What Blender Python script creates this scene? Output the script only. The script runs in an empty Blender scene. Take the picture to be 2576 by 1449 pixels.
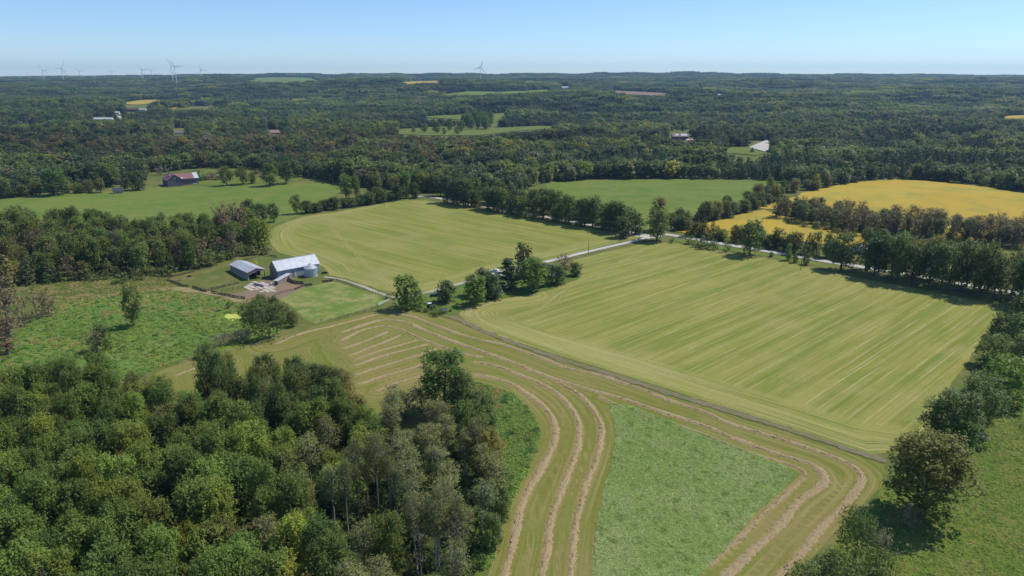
import bpy, math, random
import numpy as np
from mathutils import Vector, Matrix
from mathutils.geometry import delaunay_2d_cdt

random.seed(7)
RNG = np.random.default_rng(11)
R = math.radians
SC = bpy.context.scene
COL = SC.collection

# ------------------------------------------------------------------ camera
F = 1786.0                       # focal length for a 2576 px wide picture
PITCH = math.atan(524.0 / F)
CAMZ = 100.0
cd = bpy.data.cameras.new('camera')
cd.sensor_width = 36.0
cd.lens = 36.0 * F / 2576.0
cd.clip_start = 1.0
cd.clip_end = 60000.0
cam = bpy.data.objects.new('camera', cd)
cam.location = (0, 0, CAMZ)
cam.rotation_euler = (math.pi / 2 - PITCH, 0, 0)
COL.objects.link(cam)
SC.camera = cam

# ------------------------------------------------------------------ light
SUN_EL = R(54)
SUN_AZ = R(64)                   # clockwise from +Y (the view direction)
w = bpy.data.worlds.new('World')
SC.world = w
w.use_nodes = True
nt = w.node_tree
nt.nodes.clear()
sky = nt.nodes.new('ShaderNodeTexSky')
sky.sky_type = 'NISHITA'
sky.sun_disc = False
sky.sun_elevation = SUN_EL
sky.sun_rotation = SUN_AZ
sky.altitude = 300
sky.air_density = 0.85
sky.dust_density = 0.0
sky.ozone_density = 8.0
bg = nt.nodes.new('ShaderNodeBackground')
bg.inputs['Strength'].default_value = 0.15
wo = nt.nodes.new('ShaderNodeOutputWorld')
nt.links.new(sky.outputs[0], bg.inputs[0])
nt.links.new(bg.outputs[0], wo.inputs[0])
sd = bpy.data.lights.new('sun', 'SUN')
sd.energy = 4.2
sd.angle = R(0.53)
sd.color = (1.0, 0.955, 0.88)
sun = bpy.data.objects.new('sun', sd)
sdir = Vector((math.sin(SUN_AZ) * math.cos(SUN_EL), math.cos(SUN_AZ) * math.cos(SUN_EL), math.sin(SUN_EL)))
sun.rotation_euler = sdir.to_track_quat('Z', 'Y').to_euler()
sun.location = sdir * 400
COL.objects.link(sun)
SC.view_settings.view_transform = 'Standard'
SC.view_settings.look = 'None'
SC.view_settings.exposure = 0.0
SC.view_settings.gamma = 1.0
SC.render.engine = 'CYCLES'
cy = SC.cycles
cy.max_bounces = 6
cy.diffuse_bounces = 2
cy.glossy_bounces = 2
cy.transmission_bounces = 3
cy.volume_bounces = 0
cy.transparent_max_bounces = 4
cy.caustics_reflective = False
cy.caustics_refractive = False

# ------------------------------------------------------------------ terrain function
SKY_U = np.array([-400, 0, 280, 420, 600, 760, 900, 1000, 1200, 1400, 1560, 1700, 1800, 1950, 2200, 2350, 2576, 3000])
SKY_V = np.array([196, 195, 193, 191, 188, 186, 187, 186, 186, 186, 184, 182.5, 185, 188, 187.5, 190, 193, 194])

def smooth(a, b, t):
    t = np.clip((t - a) / (b - a), 0, 1)
    return t * t * (3 - 2 * t)

def hgt(x, y):
    x = np.asarray(x, float); y = np.asarray(y, float)
    z = 0.7 * np.sin(x / 47 + 1.3) * np.cos(y / 61) + 0.5 * np.sin((x + y) / 83)
    z = z + 1.6 * np.exp(-((x + 154) ** 2 + (y - 388) ** 2) / (2 * 14.0 ** 2))
    z = z + 5.0 * np.exp(-(((x - 330) / 150) ** 2 + ((y - 640) / 110) ** 2))
    z = z + 90.0 * smooth(850, 5200, y)
    k = np.clip((y - 800) / 1800, 0, 1)
    und = 1.5 * (7 * np.sin(x / 330 + y / 400 + 1.0) + 6 * np.sin(y / 190 - x / 1100 + 2.0) + 5 * np.sin(x / 150 - y / 520) * np.cos(y / 310) + 7 * np.sin(y / 420 + x / 700))
    z = z + k * und
    yy = np.maximum(y, 300)
    u = 1288 + (x / yy) * F * math.cos(PITCH)
    v = np.interp(u, SKY_U, SKY_V)
    ridge = 100 + (200 - v) * 3.6 - 13 - 90 + 4 * np.sin(x / 120.0) + 3 * np.sin(x / 61.0 + 1)
    z = z + ridge * np.exp(-((y - 7000) / 900.0) ** 2)
    z = z - k * und * smooth(3600, 5600, y)
    z = z - 70 * smooth(8000, 10500, y)
    return z

CP, SP = math.cos(PITCH), math.sin(PITCH)
TS = np.concatenate([np.arange(40, 1200, 8.0), np.geomspace(1200, 11000, 500)])

def G(u, v):
    """picture point (2576 px frame) -> point on the terrain"""
    a = (u - 1288) / F; b = -(v - 724.5) / F
    d = np.array([a, CP + b * SP, -SP + b * CP])
    f = CAMZ + d[2] * TS - hgt(d[0] * TS, d[1] * TS)
    ix = np.argmax(f < 0)
    if f[ix] >= 0:
        ix = len(TS) - 1
    lo, hi = TS[max(ix - 1, 0)], TS[ix]
    for _ in range(24):
        m = 0.5 * (lo + hi)
        if CAMZ + d[2] * m - float(hgt(d[0] * m, d[1] * m)) < 0: hi = m
        else: lo = m
    return Vector((d[0] * hi, d[1] * hi, CAMZ + d[2] * hi))

def project(x, y, z):
    dz = z - CAMZ
    fw = y * CP - dz * SP
    up = y * SP + dz * CP
    return 1288 + F * x / fw, 724.5 - F * up / fw

def mpp(p):
    """metres per picture pixel at point p"""
    return (p[1] * CP - (p[2] - CAMZ) * SP) / F

def in_poly(px, py, poly):
    inside = np.zeros(len(px), bool)
    n = len(poly)
    for i in range(n):
        x1, y1 = poly[i][0], poly[i][1]; x2, y2 = poly[(i + 1) % n][0], poly[(i + 1) % n][1]
        c = (y1 > py) != (y2 > py)
        with np.errstate(divide='ignore', invalid='ignore'):
            xi = (x2 - x1) * (py - y1) / (y2 - y1 + 1e-12) + x1
        inside ^= c & (px < xi)
    return inside

def dist_lines(px, py, lines):
    best = np.full(len(px), 1e9)
    for ln in lines:
        for i in range(len(ln) - 1):
            ax, ay = ln[i][0], ln[i][1]; bx, by = ln[i + 1][0], ln[i + 1][1]
            dx, dy = bx - ax, by - ay
            t = np.clip(((px - ax) * dx + (py - ay) * dy) / (dx * dx + dy * dy + 1e-9), 0, 1)
            best = np.minimum(best, np.hypot(px - ax - t * dx, py - ay - t * dy))
    return best

def GP(pts):
    return [G(u, v) for u, v in pts]

def catmull(pts, step):
    P = [Vector(p) for p in pts]
    P = [P[0] * 2 - P[1]] + P + [P[-1] * 2 - P[-2]]
    out = []
    for i in range(1, len(P) - 2):
        p0, p1, p2, p3 = P[i - 1], P[i], P[i + 1], P[i + 2]
        n = max(2, int((p2 - p1).length / step))
        for k in range(n):
            t = k / n
            out.append(0.5 * ((2 * p1) + (p2 - p0) * t + (2 * p0 - 5 * p1 + 4 * p2 - p3) * t * t + (3 * p1 - p0 - 3 * p2 + p3) * t ** 3))
    out.append(P[-2])
    return out

def vnoise(x, y, s, seed=0):
    r = np.random.default_rng(seed)
    o = np.zeros(np.shape(x))
    for k in range(7):
        a = r.uniform(0, 2 * math.pi); f = (1.0 / s) * r.uniform(0.6, 1.9) * 2 * math.pi
        o = o + np.sin(f * (np.cos(a) * x + np.sin(a) * y) + r.uniform(0, 6.3) + 1.2 * np.sin(0.5 * f * (np.sin(a) * x - np.cos(a) * y)))
    return o / 3.0

# ------------------------------------------------------------------ materials
class NB:
    """small node-building helper"""
    def __init__(self, name):
        self.m = bpy.data.materials.new(name)
        self.m.use_nodes = True
        self.t = self.m.node_tree
        self.t.nodes.clear()
        self.out = self.t.nodes.new('ShaderNodeOutputMaterial')
    def n(self, typ, **kw):
        nd = self.t.nodes.new('ShaderNode' + typ)
        for k, v in kw.items(): setattr(nd, k, v)
        return nd
    def l(self, a, b): self.t.links.new(a, b)
    def set(self, sock, v):
        if hasattr(v, 'is_linked') or isinstance(v, bpy.types.NodeSocket): self.l(v, sock)
        else: sock.default_value = v if not (isinstance(v, tuple) and len(v) == 3 and sock.type == 'RGBA') else (*v, 1)
    def math(self, op, a, b=0.0, c=None):
        nd = self.n('Math', operation=op)
        self.set(nd.inputs[0], a); self.set(nd.inputs[1], b)
        if c is not None: self.set(nd.inputs[2], c)
        return nd.outputs[0]
    def mix(self, f, a, b, mode='MIX'):
        nd = self.n('Mix', data_type='RGBA', blend_type=mode)
        self.set(nd.inputs[0], f); self.set(nd.inputs[6], a); self.set(nd.inputs[7], b)
        return nd.outputs[2]
    def noise(self, vec, scale, detail=3, rough=0.6, dist=0.0):
        nd = self.n('TexNoise')
        if vec is not None: self.l(vec, nd.inputs['Vector'])
        nd.inputs['Scale'].default_value = scale; nd.inputs['Detail'].default_value = detail
        nd.inputs['Roughness'].default_value = rough; nd.inputs['Distortion'].default_value = dist
        return nd.outputs[0]
    def ramp(self, f, lo, hi):
        nd = self.n('MapRange', interpolation_type='SMOOTHSTEP')
        self.l(f, nd.inputs[0]); nd.inputs[1].default_value = lo; nd.inputs[2].default_value = hi
        return nd.outputs[0]
    def pos(self): return self.n('NewGeometry').outputs['Position']
    def obj(self): return self.n('TexCoord').outputs['Object']
    def comb(self, x, y, z):
        nd = self.n('CombineXYZ')
        for i, s in enumerate((x, y, z)): self.set(nd.inputs[i], s)
        return nd.outputs[0]
    def sep(self, v):
        nd = self.n('SeparateXYZ'); self.l(v, nd.inputs[0]); return nd.outputs
    def bump(self, h, strength, dist):
        nd = self.n('Bump'); self.l(h, nd.inputs['Height'])
        nd.inputs['Strength'].default_value = strength; nd.inputs['Distance'].default_value = dist
        return nd.outputs[0]
    def finish(self, col, rough=0.85, spec=0.15, normal=None, metal=0.0):
        p = self.n('BsdfPrincipled')
        self.set(p.inputs['Base Color'], col); self.set(p.inputs['Roughness'], rough)
        p.inputs['Specular IOR Level'].default_value = spec; p.inputs['Metallic'].default_value = metal
        if normal is not None: self.l(normal, p.inputs['Normal'])
        self.l(p.outputs[0], self.out.inputs[0])
        return self.m

def leaf_mat(name, src, trans=0.34, gain=2.25):
    b = NB(name)
    if src == 'object': c = b.n('ObjectInfo').outputs['Color']
    else: c = b.n('Attribute', attribute_type='INSTANCER', attribute_name='tint').outputs['Color']
    a = b.n('Attribute', attribute_type='GEOMETRY', attribute_name='lf')
    s = b.sep(a.outputs['Vector'])
    f = b.math('MULTIPLY_ADD', s[0], 0.6 * gain, 0.7 * gain)
    c = b.mix(1.0, c, (1.07, 1.0, 0.92), 'MULTIPLY')
    vm = b.n('VectorMath', operation='SCALE'); b.l(c, vm.inputs[0]); b.l(f, vm.inputs['Scale'])
    hue = b.mix(b.math('MULTIPLY', s[1], 0.2), vm.outputs[0], (0.17, 0.135, 0.03))
    d = b.n('BsdfPrincipled'); b.l(hue, d.inputs['Base Color'])
    d.inputs['Roughness'].default_value = 0.55; d.inputs['Specular IOR Level'].default_value = 0.25
    t = b.n('BsdfTranslucent')
    tc = b.mix(1.0, hue, (1.25, 1.35, 0.5), 'MULTIPLY'); b.l(tc, t.inputs[0])
    mx = b.n('MixShader'); mx.inputs[0].default_value = trans
    b.l(d.outputs[0], mx.inputs[1]); b.l(t.outputs[0], mx.inputs[2]); b.l(mx.outputs[0], b.out.inputs[0])
    return b.m

M_LEAF = leaf_mat('leaves', 'object')
M_LEAFI = leaf_mat('leaves_mass', 'inst', gain=2.1)

def plain(name, col, var=0.25, scale=3.0, rough=0.8, spec=0.2, metal=0.0, bump=0.0, stretch=None, col2=None):
    b = NB(name)
    v = b.obj()
    if stretch:
        mp = b.n('Mapping'); b.l(v, mp.inputs[0]); mp.inputs['Scale'].default_value = stretch; v = mp.outputs[0]
    n = b.noise(v, scale, 4)
    n2 = b.noise(v, scale * 0.13, 2)
    c2 = col2 if col2 else tuple(c * (1 - var) for c in col)
    c1 = tuple(min(1, c * (1 + var * 0.5)) for c in col)
    c = b.mix(b.ramp(n, 0.3, 0.7), c2, c1)
    c = b.mix(b.math('MULTIPLY', b.ramp(n2, 0.35, 0.7), 0.3), c, tuple(x * 0.7 for x in col))
    return b.finish(c, rough, spec, b.bump(n, 0.4, bump) if bump else None, metal)

M_BARK = plain('bark_grey_brown', (0.11, 0.085, 0.062), 0.4, 6)
M_BARKP = plain('bark_pale', (0.36, 0.33, 0.28), 0.5, 5)
M_TWIG = plain('twig_grey', (0.20, 0.165, 0.14), 0.35, 4)

def ground_mat(name, cols, scales=(0.012, 0.09, 0.7), bump=0.25, fine=2.2, thr=(0.42, 0.62), extra=None):
    """cols: main, second, dry, dark"""
    b = NB(name)
    p = b.pos()
    n1 = b.noise(p, scales[0], 3); n2 = b.noise(p, scales[1], 4, 0.65); n3 = b.noise(p, scales[2], 4, 0.7); n4 = b.noise(p, fine, 3, 0.7)
    c = b.mix(b.ramp(n1, 0.4, 0.62), cols[0], cols[1])
    c = b.mix(b.math('MULTIPLY', b.ramp(n2, thr[0], thr[1] + 0.1), 0.75), c, cols[2])
    c = b.mix(b.math('MULTIPLY', b.ramp(n3, 0.5, 0.75), 0.55), c, cols[3])
    f = b.math('MULTIPLY_ADD', n4, 0.5, 0.75)
    vm = b.n('VectorMath', operation='SCALE'); b.l(c, vm.inputs[0]); b.l(f, vm.inputs['Scale'])
    h = b.math('ADD', b.math('MULTIPLY', n3, 0.7), b.math('MULTIPLY', n4, 0.3))
    return b.finish(vm.outputs[0], 0.9, 0.1, b.bump(h, bump, 0.5))

def row_mat(name, green, green2, straw, dry, spacing=6.2, headw=24.0, straw_amt=0.8, head_amt=0.75, band=0.0):
    """mown field: straw lines along the rows, and along the edge in the headland; attribute fuv = (along, across, edge distance)"""
    b = NB(name)
    a = b.n('Attribute', attribute_type='GEOMETRY', attribute_name='fuv')
    s = b.sep(a.outputs['Vector'])
    p = b.pos(); ps = b.sep(p)
    wob = b.math('MULTIPLY', b.math('SUBTRACT', b.noise(p, 0.02, 2), 0.5), 5.0)
    def streak(across, lx, ly, k):
        fine = b.noise(b.comb(lx, ly, b.math('MULTIPLY', across, 1.3)), 1.0, 6, 0.78)
        broad = b.noise(b.comb(b.math('ADD', lx, 7.0), ly, b.math('MULTIPLY', across, 0.2)), 1.0, 2, 0.5)
        w = b.math('ADD', across, b.math('MULTIPLY', wob, 0.25))
        def lines(sp, lo, hi, off, t0, t1):
            tri = b.math('PINGPONG', b.math('ADD', w, off), sp * 0.5)
            ln = b.math('SUBTRACT', 1.0, b.ramp(tri, lo, hi))
            nz = b.noise(b.comb(b.math('ADD', b.math('MULTIPLY', lx, 2.2), off), b.math('MULTIPLY', ly, 2.2), b.math('MULTIPLY', across, 0.21)), 1.0, 4, 0.7)
            return b.math('MULTIPLY', ln, b.ramp(nz, t0, t1))
        ln = b.math('MAXIMUM', lines(spacing, 0.03, 0.5, 0.0, 0.38, 0.68), b.math('MAXIMUM', lines(spacing * 1.63, 0.02, 0.4, 1.3, 0.40, 0.70), b.math('MULTIPLY', lines(spacing * 0.61, 0.02, 0.35, 2.7, 0.42, 0.7), 0.7)))
        return fine, broad, ln
    f1, b1, l1 = streak(s[1], b.math('MULTIPLY', s[0], 0.012), 0.0, 1)
    f2, b2, l2 = streak(s[2], b.math('MULTIPLY', ps[0], 0.014), b.math('MULTIPLY', ps[1], 0.014), 2)
    hd = b.math('SUBTRACT', 1.0, b.ramp(b.math('ADD', s[2], b.math('MULTIPLY', wob, 1.6)), headw * 0.6, headw))
    def mx(x, y):
        nd = b.n('Mix', data_type='FLOAT'); b.set(nd.inputs[0], hd); b.set(nd.inputs[2], x); b.set(nd.inputs[3], y); return nd.outputs[0]
    fine, broad, line = mx(f1, f2), mx(b1, b2), mx(l1, b.math('MULTIPLY', l2, 0.6))
    patch = b.noise(p, 0.022, 4); patch2 = b.noise(p, 0.055, 4, 0.7); spk = b.noise(p, 0.8, 3, 0.7); spk2 = b.noise(p, 2.6, 3, 0.7)
    c = b.mix(b.ramp(broad, 0.36, 0.64), green, green2)
    c = b.mix(b.math('MULTIPLY', b.ramp(fine, 0.44, 0.72), straw_amt * 1.0), c, dry)
    c = b.mix(b.math('MULTIPLY', b.ramp(patch2, 0.52, 0.7), 0.5), c, tuple(x * y for x, y in zip(green, (0.86, 1.06, 0.9))))
    c = b.mix(b.math('MULTIPLY', b.ramp(patch, 0.48, 0.7), 0.5), c, dry)
    c = b.mix(b.math('MULTIPLY', line, straw_amt), c, straw)
    c = b.mix(b.math('MULTIPLY', b.math('MULTIPLY', hd, b.ramp(fine, 0.40, 0.66)), head_amt), c, straw)
    if band:
        near = b.math('SUBTRACT', 1.0, b.ramp(b.math('ADD', s[2], b.math('MULTIPLY', b.math('SUBTRACT', spk, 0.5), 2.2)), 0.4, 1.9))
        c = b.mix(b.math('MULTIPLY', near, band), c, (0.35, 0.26, 0.10))
    f = b.math('ADD', b.math('MULTIPLY_ADD', spk, 0.35, 0.62), b.math('MULTIPLY', spk2, 0.4))
    vm = b.n('VectorMath', operation='SCALE'); b.l(c, vm.inputs[0]); b.l(f, vm.inputs['Scale'])
    h = b.math('ADD', b.math('MULTIPLY', fine, 0.5), b.math('MULTIPLY', spk, 0.5))
    return b.finish(vm.outputs[0], 0.9, 0.1, b.bump(h, 0.25, 0.3))

M_GROUND = ground_mat('rough_grass', [(0.105, 0.14, 0.028), (0.14, 0.15, 0.034), (0.23, 0.195, 0.075), (0.065, 0.09, 0.02)])
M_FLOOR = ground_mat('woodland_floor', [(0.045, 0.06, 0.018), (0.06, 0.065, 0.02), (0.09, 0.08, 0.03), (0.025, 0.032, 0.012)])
M_PALE = row_mat('mown_hay_field', (0.160, 0.196, 0.025), (0.262, 0.258, 0.052), (0.46, 0.39, 0.185), (0.325, 0.285, 0.10), 4.6, 22.0, 0.8, 0.5)
M_PALE2 = row_mat('mown_hay_field_far', (0.168, 0.20, 0.025), (0.252, 0.25, 0.048), (0.45, 0.40, 0.19), (0.315, 0.28, 0.10), 5.6, 20.0, 0.68, 0.4)
M_WIND = row_mat('windrow_stubble', (0.138, 0.168, 0.020), (0.172, 0.172, 0.030), (0.37, 0.295, 0.13), (0.248, 0.188, 0.075), 2.6, 400.0, 0.85, 0.2, band=0.55)
M_CLOVER = ground_mat('uncut_clover', [(0.19, 0.285, 0.07), (0.22, 0.30, 0.10), (0.25, 0.31, 0.13), (0.11, 0.18, 0.035)], (0.02, 0.12, 0.9), 0.5, 3.0)
M_PAST = ground_mat('pasture_grass', [(0.115, 0.165, 0.022), (0.145, 0.182, 0.026), (0.20, 0.19, 0.05), (0.065, 0.10, 0.016)], (0.02, 0.1, 0.8), 0.4)
M_PASTG = ground_mat('green_pasture', [(0.115, 0.185, 0.026), (0.15, 0.205, 0.032), (0.20, 0.21, 0.05), (0.085, 0.14, 0.022)], (0.016, 0.06, 0.4), 0.3, 1.2, thr=(0.38, 0.6))
M_MEAD = ground_mat('wet_meadow', [(0.11, 0.20, 0.035), (0.15, 0.21, 0.035), (0.27, 0.23, 0.10), (0.07, 0.13, 0.024)], (0.025, 0.09, 0.5), 0.6, thr=(0.5, 0.66))
M_LAWN = ground_mat('farm_lawn', [(0.10, 0.16, 0.026), (0.12, 0.18, 0.034), (0.17, 0.185, 0.05), (0.075, 0.12, 0.022)], (0.03, 0.12, 0.8), 0.2)
M_PADD = ground_mat('paddock_grass', [(0.125, 0.20, 0.03), (0.16, 0.215, 0.04), (0.36, 0.31, 0.125), (0.10, 0.16, 0.025)], (0.035, 0.11, 0.5), 0.3, thr=(0.42, 0.56))
M_SOY = ground_mat('yellow_soybean', [(0.46, 0.31, 0.038), (0.44, 0.335, 0.048), (0.28, 0.27, 0.05), (0.42, 0.25, 0.032)], (0.012, 0.035, 0.3), 0.4, 1.2, thr=(0.43, 0.58))
M_STRAW = ground_mat('straw_track', [(0.34, 0.265, 0.13), (0.30, 0.235, 0.11), (0.19, 0.19, 0.065), (0.22, 0.165, 0.085)], (0.05, 0.25, 0.9), 0.4)
M_DIRT = ground_mat('brown_dirt', [(0.23, 0.17, 0.115), (0.28, 0.19, 0.12), (0.18, 0.16, 0.07), (0.15, 0.11, 0.08)], (0.05, 0.25, 0.9), 0.5)
M_STRIP = ground_mat('rough_bare_edge', [(0.20, 0.165, 0.105), (0.23, 0.185, 0.12), (0.155, 0.165, 0.045), (0.13, 0.11, 0.08)], (0.05, 0.22, 0.9), 0.6, thr=(0.38, 0.55))
M_TRACK = ground_mat('pressed_straw_track', [(0.34, 0.31, 0.12), (0.30, 0.28, 0.10), (0.24, 0.24, 0.06), (0.26, 0.25, 0.07)], (0.05, 0.3, 1.2), 0.2)
M_PLOW = ground_mat('ploughed_soil', [(0.26, 0.165, 0.115), (0.28, 0.18, 0.13), (0.24, 0.17, 0.1), (0.2, 0.14, 0.1)], (0.02, 0.1, 0.5), 0.2)
M_GRAVEL = ground_mat('pale_gravel', [(0.52, 0.48, 0.42), (0.56, 0.53, 0.47), (0.42, 0.38, 0.31), (0.44, 0.40, 0.34)], (0.05, 0.3, 1.2), 0.2, 4.0)
M_LANE = ground_mat('gravel_lane', [(0.44, 0.39, 0.31), (0.38, 0.34, 0.24), (0.24, 0.24, 0.1), (0.32, 0.28, 0.2)], (0.05, 0.3, 1.2), 0.2, 4.0)
M_ALGAE = ground_mat('duckweed', [(0.47, 0.50, 0.09), (0.5, 0.53, 0.11), (0.42, 0.44, 0.07), (0.34, 0.40, 0.06)], (0.05, 0.3, 1.2), 0.05, 4.0)

def hay_mat():
    b = NB('cut_hay')
    p = b.pos()
    n1 = b.noise(p, 0.25, 3); n2 = b.noise(p, 3.0, 5, 0.75); n3 = b.noise(p, 9.0, 2, 0.7)
    c = b.mix(b.ramp(n2, 0.33, 0.68), (0.255, 0.19, 0.10), (0.48, 0.375, 0.205))
    c = b.mix(b.math('MULTIPLY', b.ramp(n1, 0.4, 0.7), 0.5), c, (0.42, 0.30, 0.15))
    h = b.math('ADD', n2, b.math('MULTIPLY', n3, 0.5))
    return b.finish(c, 0.9, 0.1, b.bump(h, 0.8, 0.25))
M_HAY = hay_mat()

# ------------------------------------------------------------------ mesh helpers
def tag(o, label=None, cat=None, group=None, kind=None):
    if label: o['label'] = label
    if cat: o['category'] = cat
    if group: o['group'] = group
    if kind: o['kind'] = kind
    return o

def link(o, parent=None):
    COL.objects.link(o)
    if parent is not None: o.parent = parent
    return o

def mesh_np(name, V, Fc, mats, attrs=None, smooth_=False):
    """V (n,3), Fc (m,k) constant face size"""
    me = bpy.data.meshes.new(name)
    V = np.asarray(V, np.float32); Fc = np.asarray(Fc, np.int32)
    m, k = Fc.shape
    me.vertices.add(len(V)); me.vertices.foreach_set('co', V.ravel())
    me.loops.add(m * k); me.loops.foreach_set('vertex_index', Fc.ravel())
    me.polygons.add(m)
    me.polygons.foreach_set('loop_start', np.arange(0, m * k, k, dtype=np.int32))
    if smooth_: me.polygons.foreach_set('use_smooth', np.ones(m, bool))
    for mt in mats: me.materials.append(mt)
    if attrs:
        for an, arr in attrs.items():
            at = me.attributes.new(an, 'FLOAT_VECTOR', 'POINT')
            at.data.foreach_set('vector', np.asarray(arr, np.float32).ravel())
    me.update(); me.validate()
    return me

class MB:
    def __init__(self): self.v = []; self.f = []
    def add(self, vs, fs):
        o = len(self.v); self.v += [tuple(x) for x in vs]; self.f += [tuple(i + o for i in f) for f in fs]; return self
    def box(self, x0, x1, y0, y1, z0, z1):
        return self.add([(x0, y0, z0), (x1, y0, z0), (x1, y1, z0), (x0, y1, z0), (x0, y0, z1), (x1, y0, z1), (x1, y1, z1), (x0, y1, z1)],
                        [(0, 3, 2, 1), (4, 5, 6, 7), (0, 1, 5, 4), (1, 2, 6, 5), (2, 3, 7, 6), (3, 0, 4, 7)])
    def prism(self, poly, axis, a, b):
        """extrude a 2D polygon along an axis: axis 'x' poly=(y,z), 'y' poly=(x,z), 'z' poly=(x,y)"""
        def P(p, t): return (t, p[0], p[1]) if axis == 'x' else ((p[0], t, p[1]) if axis == 'y' else (p[0], p[1], t))
        n = len(poly)
        vs = [P(p, a) for p in poly] + [P(p, b) for p in poly]
        fs = [tuple(range(n))[::-1], tuple(range(n, 2 * n))] + [(i, (i + 1) % n, n + (i + 1) % n, n + i) for i in range(n)]
        return self.add(vs, fs)
    def tube(self, pts, rad, n=8, cap=True):
        pts = [Vector(p) for p in pts]; o = len(self.v); rings = len(pts)
        for i, p in enumerate(pts):
            d = (pts[min(i + 1, rings - 1)] - pts[max(i - 1, 0)]).normalized()
            a = d.orthogonal().normalized() if abs(d.z) < 0.95 else Vector((1, 0, 0)); a = (a - d * a.dot(d)).normalized(); b = d.cross(a)
            r = rad[i] if isinstance(rad, (list, tuple)) else rad
            for k in range(n):
                t = 2 * math.pi * k / n
                self.v.append(tuple(p + (a * math.cos(t) + b * math.sin(t)) * r))
        for i in range(rings - 1):
            for k in range(n):
                self.f.append((o + i * n + k, o + i * n + (k + 1) % n, o + (i + 1) * n + (k + 1) % n, o + (i + 1) * n + k))
        if cap:
            self.f.append(tuple(o + k for k in range(n))[::-1]); self.f.append(tuple(o + (rings - 1) * n + k for k in range(n)))
        return self
    def mesh(self, name, mat, smooth_=False, bevel=0):
        me = bpy.data.meshes.new(name)
        me.from_pydata(self.v, [], self.f)
        for m in (mat if isinstance(mat, (list, tuple)) else [mat]): me.materials.append(m)
        if smooth_:
            for p in me.polygons: p.use_smooth = True
        me.update()
        return me
    def obj(self, name, mat, parent=None, loc=None, rot=None, smooth_=False):
        o = bpy.data.objects.new(name, self.mesh(name, mat, smooth_))
        link(o, parent)
        if loc is not None: o.location = loc
        if rot is not None: o.rotation_euler = rot
        return o

def thing(name, label, cat, loc, rz=0.0, group=None):
    o = bpy.data.objects.new(name, None)
    o.empty_display_size = 0.5
    link(o); o.location = loc; o.rotation_euler = (0, 0, rz)
    return tag(o, label, cat, group)

# ------------------------------------------------------------------ terrain mesh
def grow(start, step, end, k=1.06):
    out = []; x = start; s = step
    while x < end:
        s *= k; x += s; out.append(x)
    return out
xs = np.arange(-630, 631, 7.0)
gx = grow(630, 7, 9000, 1.07)
xs = np.concatenate([-np.array(gx[::-1]), xs, np.array(gx)])
ys = np.concatenate([np.array([-2600, -1200, -500, -220]), np.arange(-80, 960, 7.0), np.array(grow(959, 7, 12500, 1.035))])
XX, YY = np.meshgrid(xs, ys)
ZZ = hgt(XX, YY)
nx, ny = len(xs), len(ys)
idx = np.arange(nx * ny).reshape(ny, nx)
Fq = np.stack([idx[:-1, :-1], idx[:-1, 1:], idx[1:, 1:], idx[1:, :-1]], -1).reshape(-1, 4)
ground = bpy.data.objects.new('ground', mesh_np('ground', np.stack([XX, YY, ZZ], -1).reshape(-1, 3), Fq, [M_GROUND], smooth_=True))
tag(link(ground), kind='structure')

def sheet(name, poly_world, mat, off, step=6.0, rowdir=None, edge_lines=None, jitter=0.35, kind='structure', seglen=None):
    """draped field sheet with attribute fuv"""
    seg = seglen or step
    bd = []
    n = len(poly_world)
    for i in range(n):
        a, b = Vector(poly_world[i][:2]), Vector(poly_world[(i + 1) % n][:2])
        k = max(1, int((b - a).length / seg))
        nrm = Vector((-(b - a).y, (b - a).x)); nrm = nrm.normalized() if nrm.length > 0 else nrm
        for j in range(k):
            p = a.lerp(b, j / k)
            bd.append(p + nrm * random.uniform(-jitter, jitter))
    bx = np.array([p.x for p in bd]); by = np.array([p.y for p in bd])
    gx_, gy_ = np.meshgrid(np.arange(bx.min(), bx.max(), step), np.arange(by.min(), by.max(), step))
    gx_, gy_ = gx_.ravel(), gy_.ravel()
    poly2 = [(p.x, p.y) for p in bd]
    ins = in_poly(gx_, gy_, poly2)
    gx_, gy_ = gx_[ins], gy_[ins]
    if len(gx_):
        dd = dist_lines(gx_, gy_, [poly2 + [poly2[0]]])
        gx_, gy_ = gx_[dd > step * 0.35], gy_[dd > step * 0.35]
    pts = bd + [Vector((a, b)) for a, b in zip(gx_, gy_)]
    nb = len(bd)
    vo, eo, fo, *_ = delaunay_2d_cdt(pts, [], [list(range(nb))], 1, 1e-4)
    vx = np.array([v.x for v in vo]); vy = np.array([v.y for v in vo])
    vz = hgt(vx, vy) + off
    me = bpy.data.meshes.new(name)
    me.from_pydata(np.stack([vx, vy, vz], -1).tolist(), [], [list(f) for f in fo])
    for p in me.polygons: p.use_smooth = True
    me.materials.append(mat)
    rd = rowdir or (1.0, 0.0)
    el = edge_lines if edge_lines is not None else [poly2 + [poly2[0]]]
    ed = dist_lines(vx, vy, el)
    at = me.attributes.new('fuv', 'FLOAT_VECTOR', 'POINT')
    at.data.foreach_set('vector', np.stack([vx * rd[0] + vy * rd[1], -vx * rd[1] + vy * rd[0], ed], -1).astype(np.float32).ravel())
    me.update()
    if me.polygons and sum(p.normal.z for p in me.polygons) < 0: me.flip_normals()
    o = bpy.data.objects.new(name, me)
    return tag(link(o), kind=kind)

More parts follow.
